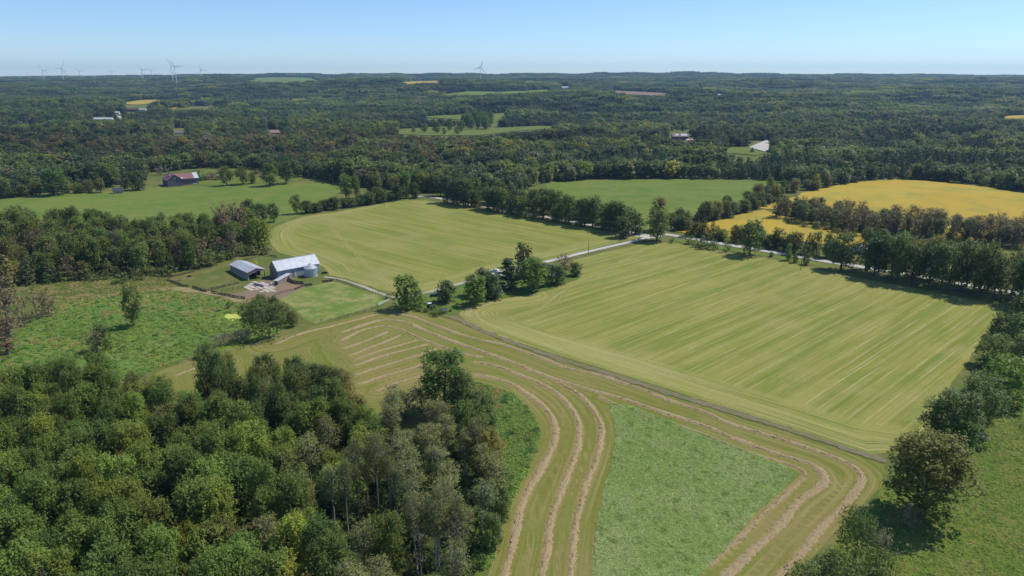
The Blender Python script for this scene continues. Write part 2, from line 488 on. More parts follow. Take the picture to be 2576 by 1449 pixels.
def strip(name, pts_world, width, mat, off, step=5.0, kind='structure', wvar=0.1):
    c = catmull([Vector((p[0], p[1], 0)) for p in pts_world], step)
    V = []; Fc = []
    for i, p in enumerate(c):
        d = (c[min(i + 1, len(c) - 1)] - c[max(i - 1, 0)]).normalized(); nrm = Vector((-d.y, d.x, 0))
        ww = width * 0.5
        for k, s in enumerate((-1, -0.5, 0, 0.5, 1)):
            q = p + nrm * (s * ww + (random.uniform(-wvar, wvar) if abs(s) == 1 else 0))
            V.append((q.x, q.y, float(hgt(q.x, q.y)) + off))
    for i in range(len(c) - 1):
        for k in range(4): Fc.append((i * 5 + k, (i + 1) * 5 + k, (i + 1) * 5 + k + 1, i * 5 + k + 1))
    me = mesh_np(name, V, Fc, [mat], smooth_=True)
    if sum(p.normal.z for p in me.polygons) < 0: me.flip_normals()
    o = bpy.data.objects.new(name, me)
    return tag(link(o), kind=kind), c

# ------------------------------------------------------------------ fields (outlines read off the photograph, laid on the terrain)
row_d = (G(1640, 597) - G(1065, 738)); row_d = (row_d.x / row_d.xy.length, row_d.y / row_d.xy.length)
road_d = (G(1625, 598) - G(1110, 508)); road_d = (road_d.x / road_d.xy.length, road_d.y / road_d.xy.length)
P_RIGHT = GP([(1155, 790), (1172, 775), (1220, 759), (1330, 743), (1400, 724), (1452, 704), (1466, 690), (1450, 672), (1410, 664), (1530, 632), (1640, 608), (1700, 612), (1770, 625), (1850, 638), (1960, 655), (2060, 678), (2130, 693), (2300, 725), (2420, 748), (2530, 772), (2500, 810), (2440, 900), (2380, 985), (2310, 1100), (2230, 1140), (2180, 1143), (2080, 1108), (1900, 1047), (1700, 986), (1500, 922), (1350, 877), (1250, 843), (1180, 815)])
P_LEFT = GP([(676, 590), (690, 572), (720, 560), (760, 545), (850, 533), (930, 518), (1000, 506), (1060, 503), (1110, 510), (1200, 528), (1320, 545), (1440, 568), (1560, 588), (1620, 597), (1560, 608), (1370, 657), (1240, 691), (1110, 727), (1060, 736), (1010, 741), (950, 727), (870, 701), (830, 692), (815, 672), (760, 650), (700, 635), (680, 612)])
P_WINDF = GP([(1000, 772), (1060, 786), (1140, 806), (1250, 853), (1400, 908), (1550, 954), (1750, 1018), (1950, 1080), (2120, 1135), (2225, 1170), (2215, 1230), (2090, 1350), (2000, 1460), (1960, 1620), (1150, 1700), (1215, 1500), (1232, 1430), (1250, 1340), (1290, 1250), (1322, 1190), (1350, 1130), (1360, 1090), (1338, 1040), (1290, 988), (1200, 966), (1130, 1000), (1000, 1040), (700, 1040), (380, 975), (392, 936), (500, 893), (690, 852), (800, 820), (900, 793), (960, 778)])
P_CLOVER = GP([(1534, 1012), (1600, 1026), (1760, 1088), (1900, 1143), (2012, 1190), (1987, 1215), (1900, 1290), (1830, 1370), (1760, 1449), (1700, 1640), (1470, 1640), (1490, 1449), (1500, 1330), (1530, 1200), (1551, 1100)])
P_PADD = GP([(700, 752), (760, 726), (830, 706), (905, 726), (980, 750), (960, 767), (880, 789), (790, 816), (765, 803), (740, 775)])
P_LAWN = GP([(985, 754), (1002, 745), (1065, 738), (1150, 716), (1250, 692), (1380, 664), (1445, 672), (1463, 690), (1450, 702), (1398, 721), (1330, 740), (1220, 756), (1170, 773), (1150, 790), (1110, 794), (1060, 780), (1000, 768)])
P_MEAD = GP([(20, 880), (50, 830), (140, 775), (190, 747), (330, 727), (420, 733), (560, 750), (620, 765), (665, 775), (745, 805), (700, 838), (600, 872), (520, 884), (400, 922), (330, 960), (100, 950), (0, 920)])
P_LPAST = GP([(-200, 515), (0, 503), (100, 491), (187, 485), (283, 481), (383, 471), (500, 469), (667, 459), (817, 461), (870, 472), (800, 520), (745, 545), (700, 562), (600, 605), (300, 620), (0, 612), (-200, 612)])
P_SOY1 = GP([(1695, 584), (1740, 568), (1830, 550), (1920, 528), (1960, 541), (2040, 560), (2110, 575), (2180, 592), (2210, 606), (2160, 622), (2080, 615), (1980, 604), (1800, 594)])
P_SOY2 = GP([(1908, 524), (1960, 506), (2030, 484), (2110, 467), (2180, 456), (2250, 453), (2330, 456), (2440, 466), (2576, 488), (2800, 512), (2800, 620), (2400, 600), (2100, 560), (1975, 530)])
P_MFAR = GP([(1372, 460), (1480, 453), (1700, 450), (1965, 455), (1962, 480), (1885, 508), (1750, 545), (1650, 575), (1600, 582), (1450, 545), (1385, 510)])
P_RPAST = GP([(2118, 1342), (2180, 1284), (2226, 1238), (2245, 1200), (2310, 1165), (2400, 1125), (2470, 1050), (2540, 950), (2600, 880), (2900, 860), (2900, 1800), (1985, 1700), (2020, 1460)])
P_WILD = GP([(1195, 962), (1290, 988), (1338, 1040), (1360, 1090), (1350, 1130), (1322, 1190), (1290, 1250), (1250, 1340), (1232, 1430), (1190, 1430), (1200, 1200), (1180, 1060)])
P_WOODA = GP([(-250, 1010), (-60, 1005), (60, 1000), (160, 1000), (300, 1020), (420, 1068), (500, 1075), (520, 1015), (640, 1000), (760, 1000), (870, 1005), (905, 1085), (1000, 1105), (1080, 1085), (1180, 1080), (1215, 1110), (1225, 1180), (1258, 1235), (1272, 1290), (1235, 1370), (1205, 1450), (1190, 1560), (1150, 1800), (600, 1900), (-400, 1800), (-350, 1300)])
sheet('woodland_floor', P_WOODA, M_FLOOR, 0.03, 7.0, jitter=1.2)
poly_r = [(p.x, p.y) for p in P_RIGHT]
sheet('hay_field', P_RIGHT, M_PALE, 0.06, 5.0, rowdir=row_d, edge_lines=[poly_r[24:] + poly_r[:4]])
poly_l = [(p.x, p.y) for p in P_LEFT]
sheet('hay_field', P_LEFT, M_PALE2, 0.06, 6.0, rowdir=road_d, edge_lines=[poly_l[13:] + poly_l[:6]])
sheet('uncut_clover_field', P_CLOVER, M_CLOVER, 0.10, 4.0, jitter=0.5, seglen=1.5)
sheet('paddock', P_PADD, M_PADD, 0.06, 6.0)
sheet('lawn', P_LAWN, M_LAWN, 0.09, 6.0)
sheet('wet_meadow', P_MEAD, M_MEAD, 0.06, 6.0, jitter=1.5)
sheet('pasture', P_LPAST, M_PASTG, 0.07, 9.0)
sheet('soybean_field', P_SOY1, M_SOY, 0.35, 9.0, jitter=1.8, seglen=4.0)
sheet('soybean_field', P_SOY2, M_SOY, 0.35, 9.0, jitter=2.2, seglen=5.0)
sheet('pasture', P_MFAR, M_PASTG, 0.08, 9.0)
sheet('pasture', P_RPAST, M_PAST, 0.06, 6.0, jitter=1.0)
sheet('weedy_patch', P_WILD, M_MEAD, 0.09, 4.0, jitter=0.6)
P_ROUGH = GP([(985, 773), (1060, 783), (1130, 792), (1160, 795), (1170, 800), (1150, 812), (1080, 800)])
strip('bare_strip', GP([(1120, 792), (1160, 808), (1250, 846), (1400, 901), (1550, 946), (1750, 1010), (1950, 1070), (2120, 1125), (2230, 1162)]), 3.0, M_STRIP, 0.13, 1.6, wvar=0.8)
for o_ in (-1.0, 1.0):
    strip('wheel_track', [Vector((p.x + o_, p.y, 0)) for p in GP([(830, 570), (859, 600), (892, 633), (922, 667), (959, 697), (992, 733)])], 0.7, M_TRACK, 0.12, 4.0, wvar=0.15)
    strip('wheel_track', [Vector((p.x, p.y + o_, 0)) for p in GP([(1180, 800), (1330, 790), (1420, 730), (1480, 700), (1560, 660), (1640, 620)])], 0.6, M_TRACK, 0.12, 4.0, wvar=0.15)
yard_poly = GP([(612, 735), (640, 712), (662, 704), (690, 702), (720, 706), (752, 712), (770, 722), (735, 738), (705, 752), (680, 750), (650, 742), (605, 762), (560, 752), (585, 740)])
sheet('farmyard', yard_poly, M_DIRT, 0.09, 4.0, jitter=0.8)
strip('straw_track', GP([(190, 745), (290, 738), (430, 727), (500, 733), (560, 742), (610, 757), (680, 772)]), 5.5, M_STRAW, 0.11, 3.0, wvar=1.2)

# roads
ROAD_E = GP([(1560, 586), (1620, 596), (1650, 596), (1675, 590), (1720, 597), (1760, 604), (1880, 624), (2000, 644), (2090, 660), (2150, 669), (2300, 694), (2500, 728), (2700, 762)])
ROAD_W = GP([(1040, 494), (1080, 496), (1110, 500), (1200, 517), (1320, 536), (1440, 558), (1560, 580), (1640, 595)])
strip('road', ROAD_E, 5.6, M_GRAVEL, 0.15, 5.0)
strip('road', ROAD_W, 5.6, M_GRAVEL, 0.17, 5.0)
strip('driveway', GP([(1638, 597), (1520, 624), (1440, 643), (1375, 659), (1310, 675), (1240, 690)]), 3.8, M_GRAVEL, 0.19, 4.0)
strip('lane', GP([(1240, 691), (1150, 716), (1065, 738), (1010, 747), (985, 748)]), 3.0, M_LANE, 0.16, 4.0, wvar=0.3)
strip('lane', GP([(985, 748), (950, 736), (900, 716), (850, 702), (815, 697)]), 2.2, M_LANE, 0.16, 4.0, wvar=0.4)
strip('verge', GP([(1690, 602), (1760, 614), (1880, 634), (2000, 654), (2090, 670)]), 5.0, M_PASTG, 0.05, 5.0)

# far fields (seen between the woods)
FAR = [
 ('pasture', M_PASTG, [(618, 206), (640, 196), (700, 194), (790, 196), (805, 205), (700, 211)]),
 ('soybean_field', M_SOY, [(1000, 210), (1030, 205), (1110, 203), (1105, 210), (1030, 212)]),
 ('pasture', M_PASTG, [(1112, 239), (1180, 230), (1250, 232), (1380, 226), (1375, 235), (1300, 236), (1200, 241), (1160, 243)]),
 ('ploughed_field', M_PLOW, [(1538, 228), (1600, 231), (1690, 236), (1660, 244), (1560, 238)]),
 ('pasture', M_PAST, [(1000, 338), (1010, 325), (1060, 322), (1100, 319), (1180, 321), (1200, 325), (1320, 319), (1360, 317), (1410, 319), (1380, 325), (1290, 331), (1200, 341), (1080, 342)]),
 ('pasture', M_PAST, [(1040, 296), (1130, 290), (1240, 288), (1270, 285), (1265, 295), (1240, 311), (1130, 300)]),
 ('soybean_field', M_SOY, [(302, 261), (340, 254), (380, 251), (440, 252), (400, 257), (330, 264)]),
 ('soybean_field', M_SOY, [(405, 277), (470, 269), (558, 263), (540, 268), (430, 278)]),
 ('gravel_pit', M_GRAVEL, [(1884, 371), (1908, 361), (1932, 352), (1937, 377), (1924, 383), (1905, 377)]),
 ('gravel_pit', M_GRAVEL, [(1952, 386), (1985, 387), (2045, 393), (2042, 397), (1990, 392)]),
 ('pasture', M_PAST, [(1825, 385), (1842, 370), (1892, 372), (1922, 388), (1900, 392)]),
 ('soybean_field', M_SOY, [(2505, 298), (2540, 292), (2576, 290), (2700, 290), (2700, 297), (2540, 300)]),
 ('pasture', M_PAST, [(478, 465), (490, 430), (560, 424), (640, 428), (700, 438), (760, 455), (680, 462), (560, 467)]),
]
for nm, mt, pl in FAR:
    wp = GP(pl)
    dd = sum(p.y for p in wp) / len(wp)
    sheet(nm, wp, mt, 0.25 if dd < 900 else (0.9 if dd < 1700 else 1.6), max(10.0, dd / 70), jitter=0.0, seglen=max(15.0, dd / 60))
#@@TREES
# ------------------------------------------------------------------ hay windrows
def r5(*p): return [(858.7 + a / 3, 536.7 + b / 3) for a, b in p]
def r8(*p): return [(858.7 + a / 3, 966 + b / 3) for a, b in p]
def r9(*p): return [(1717.3 + a / 3, 966 + b / 3) for a, b in p]
WR = [
 ('tan hay windrow bending closest round the weedy patch by the woodland', None, 1.5,
  r5((1010, 1220), (1110, 1235), (1200, 1258), (1285, 1288)) + r8((1400, 70), (1500, 150), (1580, 240), (1615, 330), (1610, 430), (1570, 540), (1500, 650), (1430, 760), (1380, 880), (1340, 1000), (1310, 1130), (1280, 1280), (1230, 1449), (1170, 1700))),
 ('tan hay windrow, middle one of three curving beside the uncut clover', None, 1.4,
  r5((1000, 1125), (1100, 1135), (1220, 1170), (1350, 1220), (1500, 1285)) + r8((1620, 70), (1700, 140), (1770, 240), (1800, 330), (1785, 450), (1740, 600), (1690, 740), (1640, 860), (1600, 980), (1570, 1100), (1545, 1250), (1510, 1449), (1450, 1700))),
 ('tan hay windrow curving next to the uncut clover on its woodland side', None, 1.3,
  r8((1640, -15), (1680, 10), (1790, 80), (1880, 160), (1930, 240), (1960, 330), (1955, 450), (1920, 590), (1860, 740), (1810, 880), (1775, 1000), (1760, 1130), (1745, 1300), (1725, 1449), (1690, 1700))),
 ('long tan hay windrow rounding the clover corner, second from the bare strip', None, 1.6,
  r5((0, 900), (150, 850), (300, 805), (420, 808), (520, 835), (620, 880), (760, 935), (900, 985), (1050, 1040), (1200, 1090), (1350, 1150), (1500, 1210), (1650, 1265), (1800, 1310), (2000, 1365), (2200, 1425)) + r9((0, 265), (150, 310), (300, 370), (450, 430), (600, 490), (750, 540), (900, 580), (1000, 620), (1060, 680), (1070, 740), (1010, 800), (900, 880), (780, 1000), (650, 1150), (500, 1290), (330, 1449), (100, 1650))),
 ('long tan hay windrow next to the bare strip bordering the striped field', None, 1.5,
  r5((400, 755), (520, 775), (640, 820), (750, 860), (900, 915), (1050, 955), (1200, 985), (1350, 1035), (1500, 1090), (1650, 1150), (1800, 1190), (1950, 1220), (2100, 1270), (2300, 1345), (2500, 1418)) + r9((150, 205), (300, 275), (450, 330), (600, 375), (750, 420), (900, 465), (1050, 515), (1180, 570), (1280, 620), (1340, 680), (1350, 740), (1290, 830), (1200, 940), (1080, 1060), (960, 1190), (850, 1320), (740, 1449), (560, 1650))),
 ('thin broken hay windrow hugging the corner of the uncut clover', None, 0.8,
  r8((1950, 100), (2150, 190), (2350, 260), (2576, 325)) + r9((200, 400), (400, 480), (600, 545), (750, 590), (870, 630), (930, 680), (900, 730), (800, 800), (700, 900), (600, 1000), (450, 1140), (350, 1250), (200, 1370))),
 ('tan hay windrow looping round the ends of the short parallel rows', None, 1.2,
  r5((0, 960), (120, 900), (230, 862), (330, 850), (430, 870), (560, 930), (700, 985), (850, 1040), (960, 1070), (1060, 1085))),
]
SH = [((20, 1020), (180, 965), (345, 893)), ((65, 1075), (240, 1005), (440, 922)), ((105, 1105), (300, 1035), (570, 958)), ((105, 1150), (350, 1065), (640, 990)),
      ((110, 1220), (400, 1125), (735, 1022)), ((130, 1290), (350, 1220), (610, 1140)), ((270, 1340), (420, 1280), (600, 1225))]
for s in SH: WR.append(('short straight hay windrow, one of parallel rows behind the woodland', 'short parallel hay rows', 1.15, r5(*s)))
for s in ([(693, 865), (767, 837), (859, 815), (950, 790)], [(440, 946), (480, 931), (525, 917)], [(486, 957), (515, 948)]):
    WR.append(('hay windrow piece showing along the fence between meadow and woodland', 'hay rows along the meadow fence', 1.2, s))
WLINES = []; WID = []
for lab, grp, wd, px in WR:
    c = catmull([Vector((p.x, p.y, 0)) for p in GP(px)], 0.5)
    WLINES.append([(p.x, p.y) for p in c[::4]] + [(c[-1].x, c[-1].y)])
    n = len(c); K = 11; wd = wd * 1.02
    WID.append(wd)
    V = np.zeros((n, K, 3)); prof = np.sin(np.linspace(0, math.pi, K)) ** 0.7
    hn = RNG.uniform(0.35, 1.25, (n, K)); wn = RNG.uniform(0.7, 1.3, n) * (1 + .15 * np.sin(np.arange(n) * .13 + len(WID)))
    thin = 1.0 if wd > 1.2 else 0.0
    for i, p in enumerate(c):
        d = (c[min(i + 1, n - 1)] - c[max(i - 1, 0)]).normalized(); nr = Vector((-d.y, d.x, 0))
        e = min(1, i / 4.0, (n - 1 - i) / 4.0)
        gap = 1.0 if thin else (1.0 if math.sin(i * 0.21) + math.sin(i * 0.077 + 2) > -0.5 else 0.15)
        off = RNG.normal(0, 0.12) + 0.3 * math.sin(i * 0.11) * math.sin(i * 0.031)
        for k in range(K):
            s = (k / (K - 1) - 0.5) * wd * wn[i] * (1.15 if 0 < k < K - 1 else 1.3) + off
            q = p + nr * s
            V[i, k] = (q.x + RNG.normal(0, 0.06), q.y + RNG.normal(0, 0.06), float(hgt(q.x, q.y)) + 0.06 + prof[k] * 0.34 * hn[i, k] * gap * max(e, 0.1) * (0.6 if wd < 1.2 else 1.0))
    ix = np.arange(n * K).reshape(n, K)
    Fc = np.stack([ix[:-1, :-1], ix[:-1, 1:], ix[1:, 1:], ix[1:, :-1]], -1).reshape(-1, 4)[:, ::-1]
    o = bpy.data.objects.new('hay_windrow', mesh_np('hay_windrow', V.reshape(-1, 3), Fc, [M_HAY]))
    tag(link(o), lab, 'hay row', grp)
sheet('stubble_field', P_WINDF, M_WIND, 0.05, 1.8, rowdir=row_d, edge_lines=[l[::2] + [l[-1]] for l in WLINES], seglen=3.0)

# ------------------------------------------------------------------ tree prototypes
def tubes_np(segs):
    """segs: list of (points, radii, nsides)"""
    mb = MB()
    for p, r, n in segs: mb.tube(p, r, n, cap=False)
    V = np.array(mb.v); return V, np.array(mb.f)

KINDS = dict(
 maple=dict(H=15, W=10.5, cb=.14, nl=46, cov=.95, flat=1.35, wid=.42, up=1.0, rl=(.065, .165)),
 bushy=dict(H=9, W=8.4, cb=.02, nl=34, cov=1.05, flat=1.15, wid=.4, up=.7, rl=(.08, .18)),
 aspen=dict(H=18, W=6.2, cb=.5, nl=13, cov=.55, flat=.85, wid=.5, up=.3),
 apple=dict(H=7, W=9.2, cb=.2, nl=20, cov=.85, flat=.75, wid=.5, up=.2),
 cedar=dict(H=11, W=6, cb=.02, nl=0, cov=1.0, flat=1, wid=.2, up=.6),
 pine=dict(H=15, W=8, cb=.08, nl=0, cov=1.5, flat=1, wid=.2, up=.2),
 sparse=dict(H=13, W=6, cb=.14, nl=15, cov=.50, flat=1.2, wid=.5, up=.5),
 bare=dict(H=11, W=5, cb=.25, nl=8, cov=.03, flat=1.2, wid=.5, up=.5),
 brush=dict(H=4, W=6, cb=.02, nl=8, cov=.25, flat=.8, wid=.45, up=.6),
 loose=dict(H=7, W=9, cb=.24, nl=12, cov=.62, flat=.8, wid=.5, up=.4, rl=(.11, .2)),
 shrub=dict(H=3, W=3.8, cb=.0, nl=8, cov=.95, flat=.8, wid=.4, up=.5),
)

def gen_tree(kind, leaf, seed):
    k = KINDS[kind]; r = np.random.default_rng(seed)
    H, W, cb = k['H'], k['W'], k['cb']
    segs = []
    lean = r.normal(0, .03 * H, 2)
    zt = H * (.8 if kind not in ('cedar', 'pine') else .97)
    tp = [Vector((lean[0] * t * t + .03 * H * math.sin(3 * t + seed) * t, lean[1] * t * t, zt * t)) for t in np.linspace(0, 1, 6)]
    r0 = .024 * H * (0.78 if kind == 'aspen' else (1.35 if kind == 'apple' else 1.0))
    if kind not in ('shrub', 'brush'):
        segs.append((tp, [r0 * (1.25 if i == 0 else 1 - .8 * i / 5) for i in range(6)], 7))
    P = []; D = []; SZ = []
    def axis(t):
        x = t * 5; i = min(4, int(x)); return tp[i].lerp(tp[i + 1], x - i)
    if kind in ('cedar', 'pine'):
        if kind == 'cedar':
            n = int(k['cov'] * 2.6 * math.pi * W / 2 * math.hypot(H, W / 2) / (leaf * leaf) * .75)
            t = 1 - np.sqrt(r.uniform(0, 1, n)) ; ang = r.uniform(0, 2 * math.pi, n)
            ridges = 1 + .16 * np.sin(ang * 5 + seed) + .1 * np.sin(ang * 9 + t * 22) + .08 * np.sin(t * 40)
            rad = W / 2 * np.clip((1 - t) ** .72, .02, 1) * ridges * r.uniform(.62, 1.04, n)
            z = cb * H + t * (1 - cb) * H
            P = np.stack([np.cos(ang) * rad + lean[0] * t * t, np.sin(ang) * rad + lean[1] * t * t, z], -1)
            D = np.stack([np.cos(ang), np.sin(ang), np.full(n, .55)], -1)
        else:
            for w_ in range(13):
                t = w_ / 13; z = H * (cb + (1 - cb) * t); R_ = W / 2 * (1 - t) ** .6 * r.uniform(.75, 1.1)
                for b in range(6):
                    a = r.uniform(0, 6.28); L = R_ * r.uniform(.7, 1.1) + .4
                    base = axis(min(1, z / zt)); tip = base + Vector((math.cos(a) * L, math.sin(a) * L, L * r.uniform(.0, .35)))
                    segs.append(([base, tip], [.06, .02], 3))
                    m = int(30 * k['cov'] * (.45 / leaf) ** 1.6 * (.5 + L / 4))
                    s = r.uniform(.25, 1.05, m)
                    q = np.array(base)[None] * (1 - s[:, None]) + np.array(tip)[None] * s[:, None] + r.normal(0, .3, (m, 3)) * np.array([1, 1, .45])
                    P.append(q); D.append(np.tile(np.array([math.cos(a) * .5, math.sin(a) * .5, .9]), (m, 1)))
            P = np.concatenate(P); D = np.concatenate(D)
    else:
        nl = k['nl']; lobes = []
        for i in range(nl):
            t = (i + .5) / nl
            t = float(np.clip(t + r.normal(0, .06), .03, .97))
            pr = math.sin(math.pi * (.20 + .64 * t)) ** .65
            if kind == 'apple': pr = math.sin(math.pi * (t * .7 + .22)) ** .5
            a = i * 2.4 + r.normal(0, .5)
            R_ = W / 2 * pr
            rl = W * r.uniform(*k.get('rl', (.11, .235))) * (.8 + .3 * pr)
            if kind in ('sparse', 'bare', 'aspen'): rl *= 1.15
            rc = max(0, R_ - rl * .75) * (r.uniform(.45, 1.08) if nl > 30 else r.uniform(.7, 1.08))
            z = H * (cb + (1 - cb) * t); z = min(z, H - rl * .8)
            z = max(z, rl * .6)
            c = np.array([math.cos(a) * rc + lean[0] * t, math.sin(a) * rc + lean[1] * t, z])
            lobes.append((c, rl))
            if kind in ('shrub', 'brush'):
                st = Vector((r.normal(0, .2), r.normal(0, .2), 0)); sgr = .035
            else:
                st = axis(float(np.clip((z - .3 * rc - .08 * H) / zt, .12, .97))); sgr = r0 * .38
            mid = st.lerp(Vector(c), .5) + Vector((0, 0, .08 * rc))
            tipv = Vector(c) + Vector((c[0], c[1], 1.2)).normalized() * rl * .6
            if nl < 30 or i % 3 == 0: segs.append(([st, mid, Vector(c), tipv], [sgr, sgr * .7, sgr * .4, sgr * .15], 4 if leaf > .55 else 5))
            if kind in ('sparse', 'bare', 'brush', 'aspen'):
                for q in range(7 if kind != 'aspen' else 3):
                    dv = Vector(r.normal(0, 1, 3)); dv.z = abs(dv.z) * .9 + .3; dv.normalize()
                    s0 = mid.lerp(Vector(c), r.uniform(.2, 1))
                    e = s0 + dv * rl * r.uniform(.8, 1.35)
                    m2 = s0.lerp(e, .55) + Vector(r.normal(0, .1, 3))
                    segs.append(([s0, m2, e], [sgr * .35 + .012, sgr * .25 + .01, .012], 3))
                    for qq in range(2):
                        e2 = m2 + (dv + Vector(r.normal(0, .6, 3))).normalized() * rl * .5
                        segs.append(([m2, e2], [.02, .01], 3))
        area = sum(4 * math.pi * rl * rl for c, rl in lobes)
        ntuft = max(12, int(k['cov'] * area * .75 / (leaf * leaf * 3.8)))
        wts = np.array([rl * rl for c, rl in lobes]); wts /= wts.sum()
        li = r.choice(len(lobes), ntuft, p=wts)
        C = np.array([lobes[i][0] for i in li]); RL = np.array([lobes[i][1] for i in li])
        d = r.normal(0, 1, (ntuft, 3)); d /= np.linalg.norm(d, axis=1)[:, None]
        d[:, 2] = np.where(d[:, 2] < -.45, -d[:, 2], d[:, 2])
        # lumpy lobe radius so each lobe breaks into sprays
        lump = 1 + .16 * np.sin(d[:, 0] * 7 + li) * np.sin(d[:, 1] * 7 + 2 * li) + .10 * np.sin(d[:, 2] * 11 + li)
        sh = r.uniform(0, 1, ntuft) ** .4
        T = C + d * (RL * lump * (.5 + .55 * sh))[:, None] * np.array([1, 1, k['flat']])
        ax = d + np.array([0, 0, k['up']]) + r.normal(0, .25, d.shape); ax /= np.linalg.norm(ax, axis=1)[:, None]
        per = 5
        P = (T[:, None, :] + ax[:, None, :] * (r.uniform(-.3, 1.0, (ntuft, per, 1)) * (leaf * 1.2 + .45)) + r.normal(0, leaf * .36, (ntuft, per, 3))).reshape(-1, 3)
        D = np.repeat(ax, per, 0)
    P[:, 2] = np.maximum(P[:, 2], .08)
    n = len(P)
    nrm = D / np.linalg.norm(D, axis=1)[:, None] + r.normal(0, .42, (n, 3)) + np.array([0, 0, .35])
    nrm /= np.linalg.norm(nrm, axis=1)[:, None]
    t1 = np.cross(nrm, r.normal(0, 1, (n, 3))); t1 /= np.linalg.norm(t1, axis=1)[:, None]
    t2 = np.cross(nrm, t1)
    s1 = (leaf * r.uniform(.5, .95, n))[:, None]; s2 = (leaf * r.uniform(.28, .55, n))[:, None]
    LV = np.stack([P - t1 * s1, P - t2 * s2 + nrm * .12 * s1, P + t1 * s1, P + t2 * s2 + nrm * .12 * s1], 1).reshape(-1, 3)
    LF = np.arange(4 * n).reshape(n, 4)
    lf = np.stack([np.repeat(r.uniform(0, 1, n), 4), np.repeat(r.uniform(0, 1, n) ** 3, 4), np.zeros(4 * n)], -1)
    TV, TF = tubes_np(segs)
    return dict(H=H, W=W, LV=LV, LF=LF, lf=lf, TV=TV, TF=TF)

PROTO = {}
BARKS = dict(aspen=M_BARKP, sparse=M_TWIG, bare=M_TWIG, brush=M_TWIG)
def proto(kind, lod):
    key = (kind, lod)
    if key not in PROTO:
        leaf = {'n': .30, 'm': .54}[lod] * (.72 if kind in ('shrub', 'brush') else (.8 if kind in ('sparse', 'aspen', 'cedar') else 1))
        out = []
        for s in range({'maple': 6, 'bushy': 5, 'aspen': 5}.get(kind, 3)):
            g = gen_tree(kind, leaf, hash(kind) % 1 + 100 * s + sum(map(ord, kind)))
            tm = mesh_np('trunk_' + kind, g['TV'], g['TF'], [BARKS.get(kind, M_BARK)], smooth_=True)
            cm = mesh_np('crown_' + kind, g['LV'], g['LF'], [M_LEAF], {'lf': g['lf']})
            out.append((tm, cm, g['H'], g['W']))
        PROTO[key] = out
    return PROTO[key]

NTREE = [0]
NAMES = dict(maple='broadleaf_tree', bushy='bushy_tree', aspen='aspen_tree', apple='apple_tree', cedar='cedar_tree', pine='pine_tree', sparse='thinning_tree', bare='dead_tree', brush='bare_shrub', shrub='shrub', loose='spreading_tree')
def add_tree(kind, p, h, wd, col, label, cat='tree', group=None, name=None, var=.16):
    d = math.hypot(p[0], p[1])
    pr = proto(kind, 'n' if d < 300 else 'm')
    tm, cm, H0, W0 = pr[int(RNG.integers(len(pr)))]
    z = float(hgt(p[0], p[1]))
    o = bpy.data.objects.new(name or NAMES[kind], None); link(o)
    o.location = (p[0], p[1], z - .05); o.rotation_euler = (0, 0, float(RNG.uniform(0, 6.28)))
    o.scale = (wd / W0, wd / W0, h / H0)
    tag(o, label, cat, group)
    t = bpy.data.objects.new('trunk' if kind not in ('shrub', 'brush') else 'stems', tm); link(t, o)
    c = bpy.data.objects.new('crown' if kind not in ('shrub', 'brush') else 'foliage', cm); link(c, o)
    f = 1 + float(RNG.normal(0, var)); g = float(RNG.normal(0, var * .5))
    c.color = (max(.01, col[0] * f * (1 + g)), max(.01, col[1] * f), max(.006, col[2] * f * (1 - g)), 1)
    NTREE[0] += 1
    return o

def px_tree(kind, u, vb, vt, wpx, col, label, cat='tree', group=None, name=None):
    p = G(u, vb); s = mpp(p)
    dep = math.atan2(CAMZ - p.z, p.xy.length)
    return add_tree(kind, p, (vb - vt) * s / math.cos(dep), wpx * s, col, label, cat, group, name, .05)

GREEN = (.066, .092, .018); DARK = (.044, .066, .017); BRIGHT = (.098, .128, .020); OLIVE = (.090, .090, .024)
GREY = (.085, .10, .058); RUST = (.105, .075, .032); BROWN = (.10, .078, .046); BLUEG = (.045, .075, .032); YEL = (.17, .15, .03); ORNG = (.16, .08, .02)

def fill(poly, spacing, fn, jit=.38, seed=1):
    r = np.random.default_rng(seed)
    xs_ = [p[0] for p in poly]; ys_ = [p[1] for p in poly]
    out = []; j = 0
    y = min(ys_)
    while y < max(ys_):
        x = min(xs_) + (spacing / 2 if j % 2 else 0)
        while x < max(xs_):
            q = (x + r.normal(0, spacing * jit * .6), y + r.normal(0, spacing * jit * .6))
            out.append(q); x += spacing
        y += spacing * .87; j += 1
    a = np.array(out); ins = in_poly(a[:, 0], a[:, 1], poly)
    for q in a[ins]: fn(q, r)

